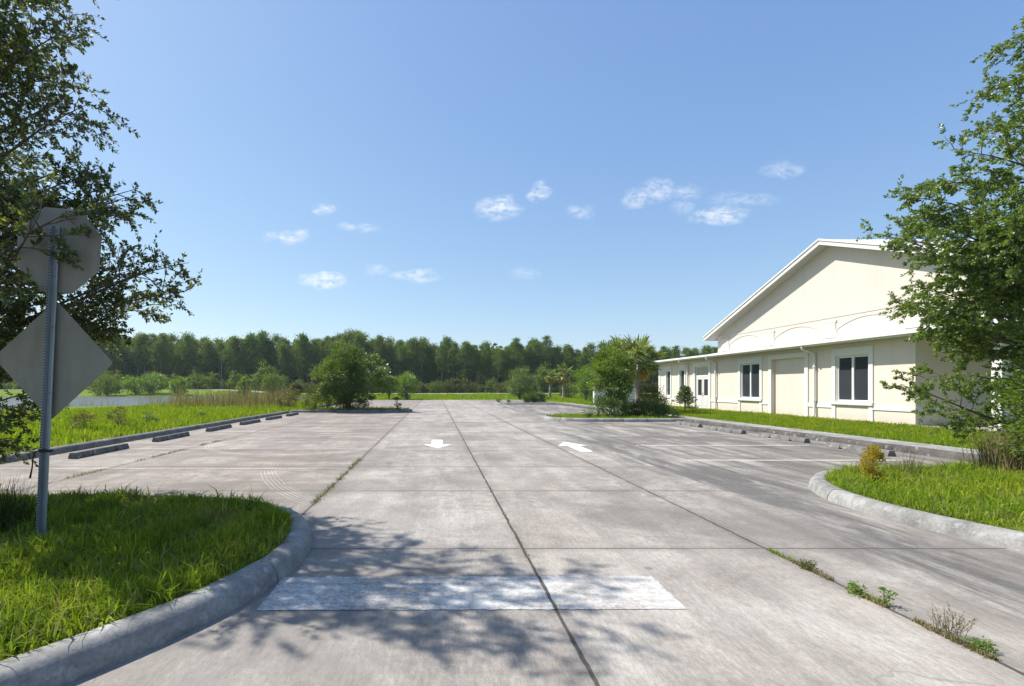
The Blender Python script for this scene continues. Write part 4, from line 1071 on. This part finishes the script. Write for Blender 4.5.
# weeds on the right island and in the joints
bush('weed', (6.25, 7.15, .11), (.11, .1, .24), .27, 'small golden weed standing on the kerbed grass at the right', 'weed', 95, 'gold', 44, 80, .055, (.016, .032), False, stem_r=.006)
def tuft(name, base, n, h, w, spread, mat, label, seed, lean=.5, cat='weed'):
    r = np.random.default_rng(seed); X = base[0] + r.normal(scale=spread, size=n); Y = base[1] + r.normal(scale=spread, size=n)
    me = blades_mesh(name, X - base[0], Y - base[1], np.zeros(n) - .01, r.uniform(h[0], h[1], n), r.uniform(w[0], w[1], n), r, lean)
    o = link(name, me, M[mat]); o.location = base
    return tag(o, label, cat)
def seedy(name, base, n, H, spread, mat, label, seed, heads=.5):
    """wispy dry weed: thin stalks carrying small seed heads"""
    r = np.random.default_rng(seed); base = np.array(base, float); root = thing(name, tuple(base), label, 'weed')
    m = MB(); P, D = [], []
    for i in range(n):
        a = r.uniform(0, 6.28); t_ = abs(r.normal(scale=.45)); S = path(base + np.array([r.normal(scale=.03), r.normal(scale=.03), 0]), (math.cos(a) * t_, math.sin(a) * t_, 1), H * r.uniform(.55, 1.05), 5, r, .09)
        m.tube(S, np.linspace(.0016, .0006, len(S)), 3)
        for u in r.uniform(1 - heads, 1, 16): p, d = at(S, min(u, .99)); P.append(p); D.append(side_dir(d, .6, r, 1))
    obj('stalks', m, M[mat], root)
    link('foliage', leaves_mesh('foliage', np.array(P) - base, np.array(D), r.uniform(.006, .013, len(P)) * (1 + H), r, .35), M[mat], root)
seedy('dry_weed', (7.35, 7.75, .11), 46, .46, .1, 'pinkdry', 'wispy brownish seed weed right of the golden weed', 96, .6)
tuft('grass_clump', (9.35, 8.15, .11), 900, (.35, .85), (.006, .012), .16, 'reed', 'tan tall grass clump at the foot of the right tree', 97, .45, 'grass')
bush('shrub', (9.75, 7.6, .11), (.85, .7, .95), .9, 'leafy green shrub under the right tree', 'shrub', 98, 'oak_light', 90, 130, .24, (.045, .08), False)
tuft('grass_clump', (-4.1, 4.75, .11), 420, (.25, .62), (.004, .009), .12, 'spiky', 'dark spiky bunch grass left of the sign post', 99, .6, 'grass')
seedy('dry_weed', (3.10, 3.03, .0), 34, .18, .05, 'dry', 'pale dry weed in the right hand joint nearest the viewer', 100, .7)
bush('weed', (3.12, 2.86, 0), (0.030, 0.035, 0.023), 0.023, 'bright green seedling beside the pale dry weed', 'weed', 101, 'bright', 12, 28, .03, (.012, .024), False, stem_r=.003)
bush('weed', (3.06, 3.62, 0), (0.027, 0.049, 0.039), 0.036, 'leafy green weed in the right hand joint, second from the dry one', 'weed', 102, 'bright', 15, 28, .03, (.012, .024), False, stem_r=.003)
bush('weed', (3.09, 3.44, 0), (.03, .04, .07), .065, 'thin upright green weed in the right hand joint', 'weed', 103, 'bright', 12, 20, .025, (.012, .024), False, stem_r=.003)
bush('weed', (3.07, 4.12, 0), (0.024, 0.035, 0.033), 0.029, 'green weed in the right hand joint, farthest from the viewer', 'weed', 104, 'olive', 12, 24, .03, (.012, .024), False, stem_r=.003)
def joint_grass(pts, n, h, label, seed, mat, sp=.014):
    r = np.random.default_rng(seed); P = np.array(pts, float); u = r.uniform(0, 1, n) ** 1
    s = np.linspace(0, 1, len(P)); X = np.interp(u, s, P[:, 0]) + r.normal(scale=sp, size=n); Y = np.interp(u, s, P[:, 1])
    k = clumpy(X * 0, Y, 6, seed) > -.25; X, Y = X[k], Y[k]; n = len(X)
    me = blades_mesh('joint_weeds', X, Y, np.zeros(n), r.uniform(h[0], h[1], n), r.uniform(.004, .008, n), r, .9)
    tag(link('joint_weeds', me, M[mat]), label, 'weeds', kind='stuff')
joint_grass([(3.08, 2.75), (3.08, 4.4)], 2600, (.01, .04), 'dead and green weeds filling the right hand joint', 111, 'dry')
joint_grass([(3.08, 2.75), (3.08, 4.6)], 700, (.012, .045), 'green shoots in the right hand joint', 112, 'grass')
joint_grass([(-1.56, 6.3), (-1.56, 10.5)], 700, (.02, .07), 'grass growing in the joint behind the near island', 113, 'reed_green', .03)
joint_grass([(-6.05, 8.2), (-6.05, 14)], 900, (.02, .06), 'sparse weeds in the joint before the left stalls', 114, 'reed_green', .03)
joint_grass([(.82, 4.2), (.82, 7.5)], 260, (.006, .022), 'tiny weeds in the middle joint', 115, 'reed_green', .012)
joint_grass([(-8.44, 8.2), (-8.44, 29)], 900, (.03, .1), 'weeds along the foot of the left kerb', 116, 'reed_green', .03)

# ------------------------------------------------------------------ far pine woods
def pine_variant(k):
    r = np.random.default_rng(300 + k); H = (15.5, 17, 14.5, 16.2, 18, 13.5)[k]; cb = (.42, .5, .3, .38, .52, .2)[k]
    tb = MB(); T = path((0, 0, -.2), (0, 0, 1), H, 10, r, .025); tb.tube(T, np.linspace(.26, .06, len(T)), 6)
    C = []
    for i in range(96):
        u = r.uniform(0, 1); z = H * (cb + (1.02 - cb) * u); R_ = 2.15 * (math.sin(math.pi * min(1, .16 + .86 * u ** .9)) ** .7 + .12) * r.uniform(.3, 1.05)
        a = r.uniform(0, 6.28); p, _ = at(T, min(.99, z / H)); C.append((p[0] + R_ * math.cos(a), p[1] + R_ * math.sin(a), z - .12 * R_))
    for i in range(14):
        c = C[i * 4]; p, _ = at(T, max(.1, min(.98, (c[2] - .5) / H))); tb.tube([p, c], [.05, .02], 4)
    C = np.array(C); n = 60; idx = np.repeat(np.arange(len(C)), n)
    off = r.normal(size=(len(idx), 3)) * np.array([.52, .52, .36]) * r.uniform(.55, 1.25, len(C))[idx][:, None]
    P = C[idx] + off; D = nrm(off + r.normal(scale=.4, size=off.shape) + [0, 0, .25])
    tm = bpy.data.meshes.new('trunk'); tm.from_pydata(np.concatenate(tb.v).tolist(), [], tb.f); tm.update(); tm.materials.append(M['bark_pine'])
    cm = leaves_mesh('crown', P, D, r.uniform(.2, .44, len(P)), r, .6, .25); cm.materials.append(M['pine'])
    return tm, cm
PV = [pine_variant(k) for k in range(6)]
def inst(name, parts, loc, rz, s, label, cat, group):
    root = bpy.data.objects.new(name, None); COL.objects.link(root); root.location = loc; root.rotation_euler = (0, 0, rz); root.scale = s
    tag(root, label, cat, group)
    for nm, me in parts:
        o = bpy.data.objects.new(nm, me); COL.objects.link(o); o.parent = root
r = np.random.default_rng(400); cnt = 0
for row, (yy, sp) in enumerate(((141, 3.0), (146, 2.9), (151, 3.0))):
    x = -132 + row * 1.2
    while x < 104:
        k = int(r.integers(0, 6)); s = float(np.interp(x, [-130, -60, -20, 2, 35, 50, 80, 104], [16.3, 16.2, 16.0, 14.6, 14.0, 13.2, 12.4, 12])) / (15.5, 17, 14.5, 16.2, 18, 13.5)[k] * r.uniform(.84, 1.05) * (1 + .04 * math.sin(x * .23 + 1)) 
        y = yy + r.normal(scale=1.3)
        inst('pine_tree', (('trunk', PV[k][0]), ('crown', PV[k][1])), (x, y, 0), r.uniform(0, 6.28), (s, s, s), 'tall pine in the dense dark tree line beyond the field', 'pine tree', 'pines of the far tree line')
        cnt += 1; x += sp * r.uniform(.7, 1.35)
print('pines', cnt)
def under_variant(k):
    r = np.random.default_rng(500 + k); rad = ((2.2, 1.8, 1.9), (1.7, 1.5, 2.5), (2.8, 1.8, 1.4))[k]
    P, D, s, C = clump_crown(r, (0, 0, rad[2] * 1.0), rad, 55, 40, .6, (.25, .45))
    kk = P[:, 2] > 0
    me = leaves_mesh('foliage', P[kk], D[kk], s[kk], r, .5, .3); me.materials.append(M['under' if k != 2 else 'olive'])
    tb = MB(); tb.tube([(0, 0, -.1), (.1, 0, rad[2])], [.1, .04], 5); tm = bpy.data.meshes.new('stem'); tm.from_pydata(np.concatenate(tb.v).tolist(), [], tb.f); tm.materials.append(M['bark'])
    return me, tm
UV = [under_variant(k) for k in range(3)]
x = -125
while x < 100:
    k = int(r.integers(0, 3)); s = r.uniform(.7, 1.5)
    inst('understory_bush', (('foliage', UV[k][0]), ('stem', UV[k][1])), (x, 131 + r.normal(scale=2.5), 0), r.uniform(0, 6.28), (s, s, s), 'rounded bush at the foot of the far pine tree line', 'bush', 'bushes along the edge of the pine woods')
    x += r.uniform(2.0, 5.5)
# the depth of the wood behind the front rows
P, D, S = [], [], []
n = 42000; X = r.uniform(-170, 150, n); Y = r.uniform(156, 172, n); Zt = 12.5 + 1.5 * np.sin(X * .11) + np.sin(X * .37) + r.normal(scale=.8, size=n) - np.clip((X + 20) * .03, 0, 3.5)
Z = Zt * r.uniform(0, 1, n)
o = link('woods', leaves_mesh('woods', np.stack([X, Y, Z], 1), r.normal(size=(n, 3)), r.uniform(1.2, 2.6, n), r, .6), M['pine'])
tag(o, 'dark depth of the pine woods behind the front trees', 'woods', kind='stuff')

# far pole and small signs
m = MB(); xx = P2(216, 118); m.tube([(xx, 121, 0), (xx, 121, 9.2)], [.10, .07], 8); m.box(xx - .7, xx + .7, 120.86, 120.94, 8.4, 8.5)
tag(obj('utility_pole', m, M['polewood'], origin=(xx, 121, 0)), 'thin grey utility pole in front of the pines on the left', 'pole')
xx = P2(171, 104); zz = float(ground_z(xx, 104)); m = MB(); m.box(xx - .05, xx + .05, 104, 104.06, zz, zz + .7); m.box(xx - .4, xx + .4, 103.95, 103.99, zz + .5, zz + 1.3)
tag(obj('small_sign', m, M['trim'], origin=(xx, 104, zz)), 'tiny white board by the far road beyond the pond', 'sign')
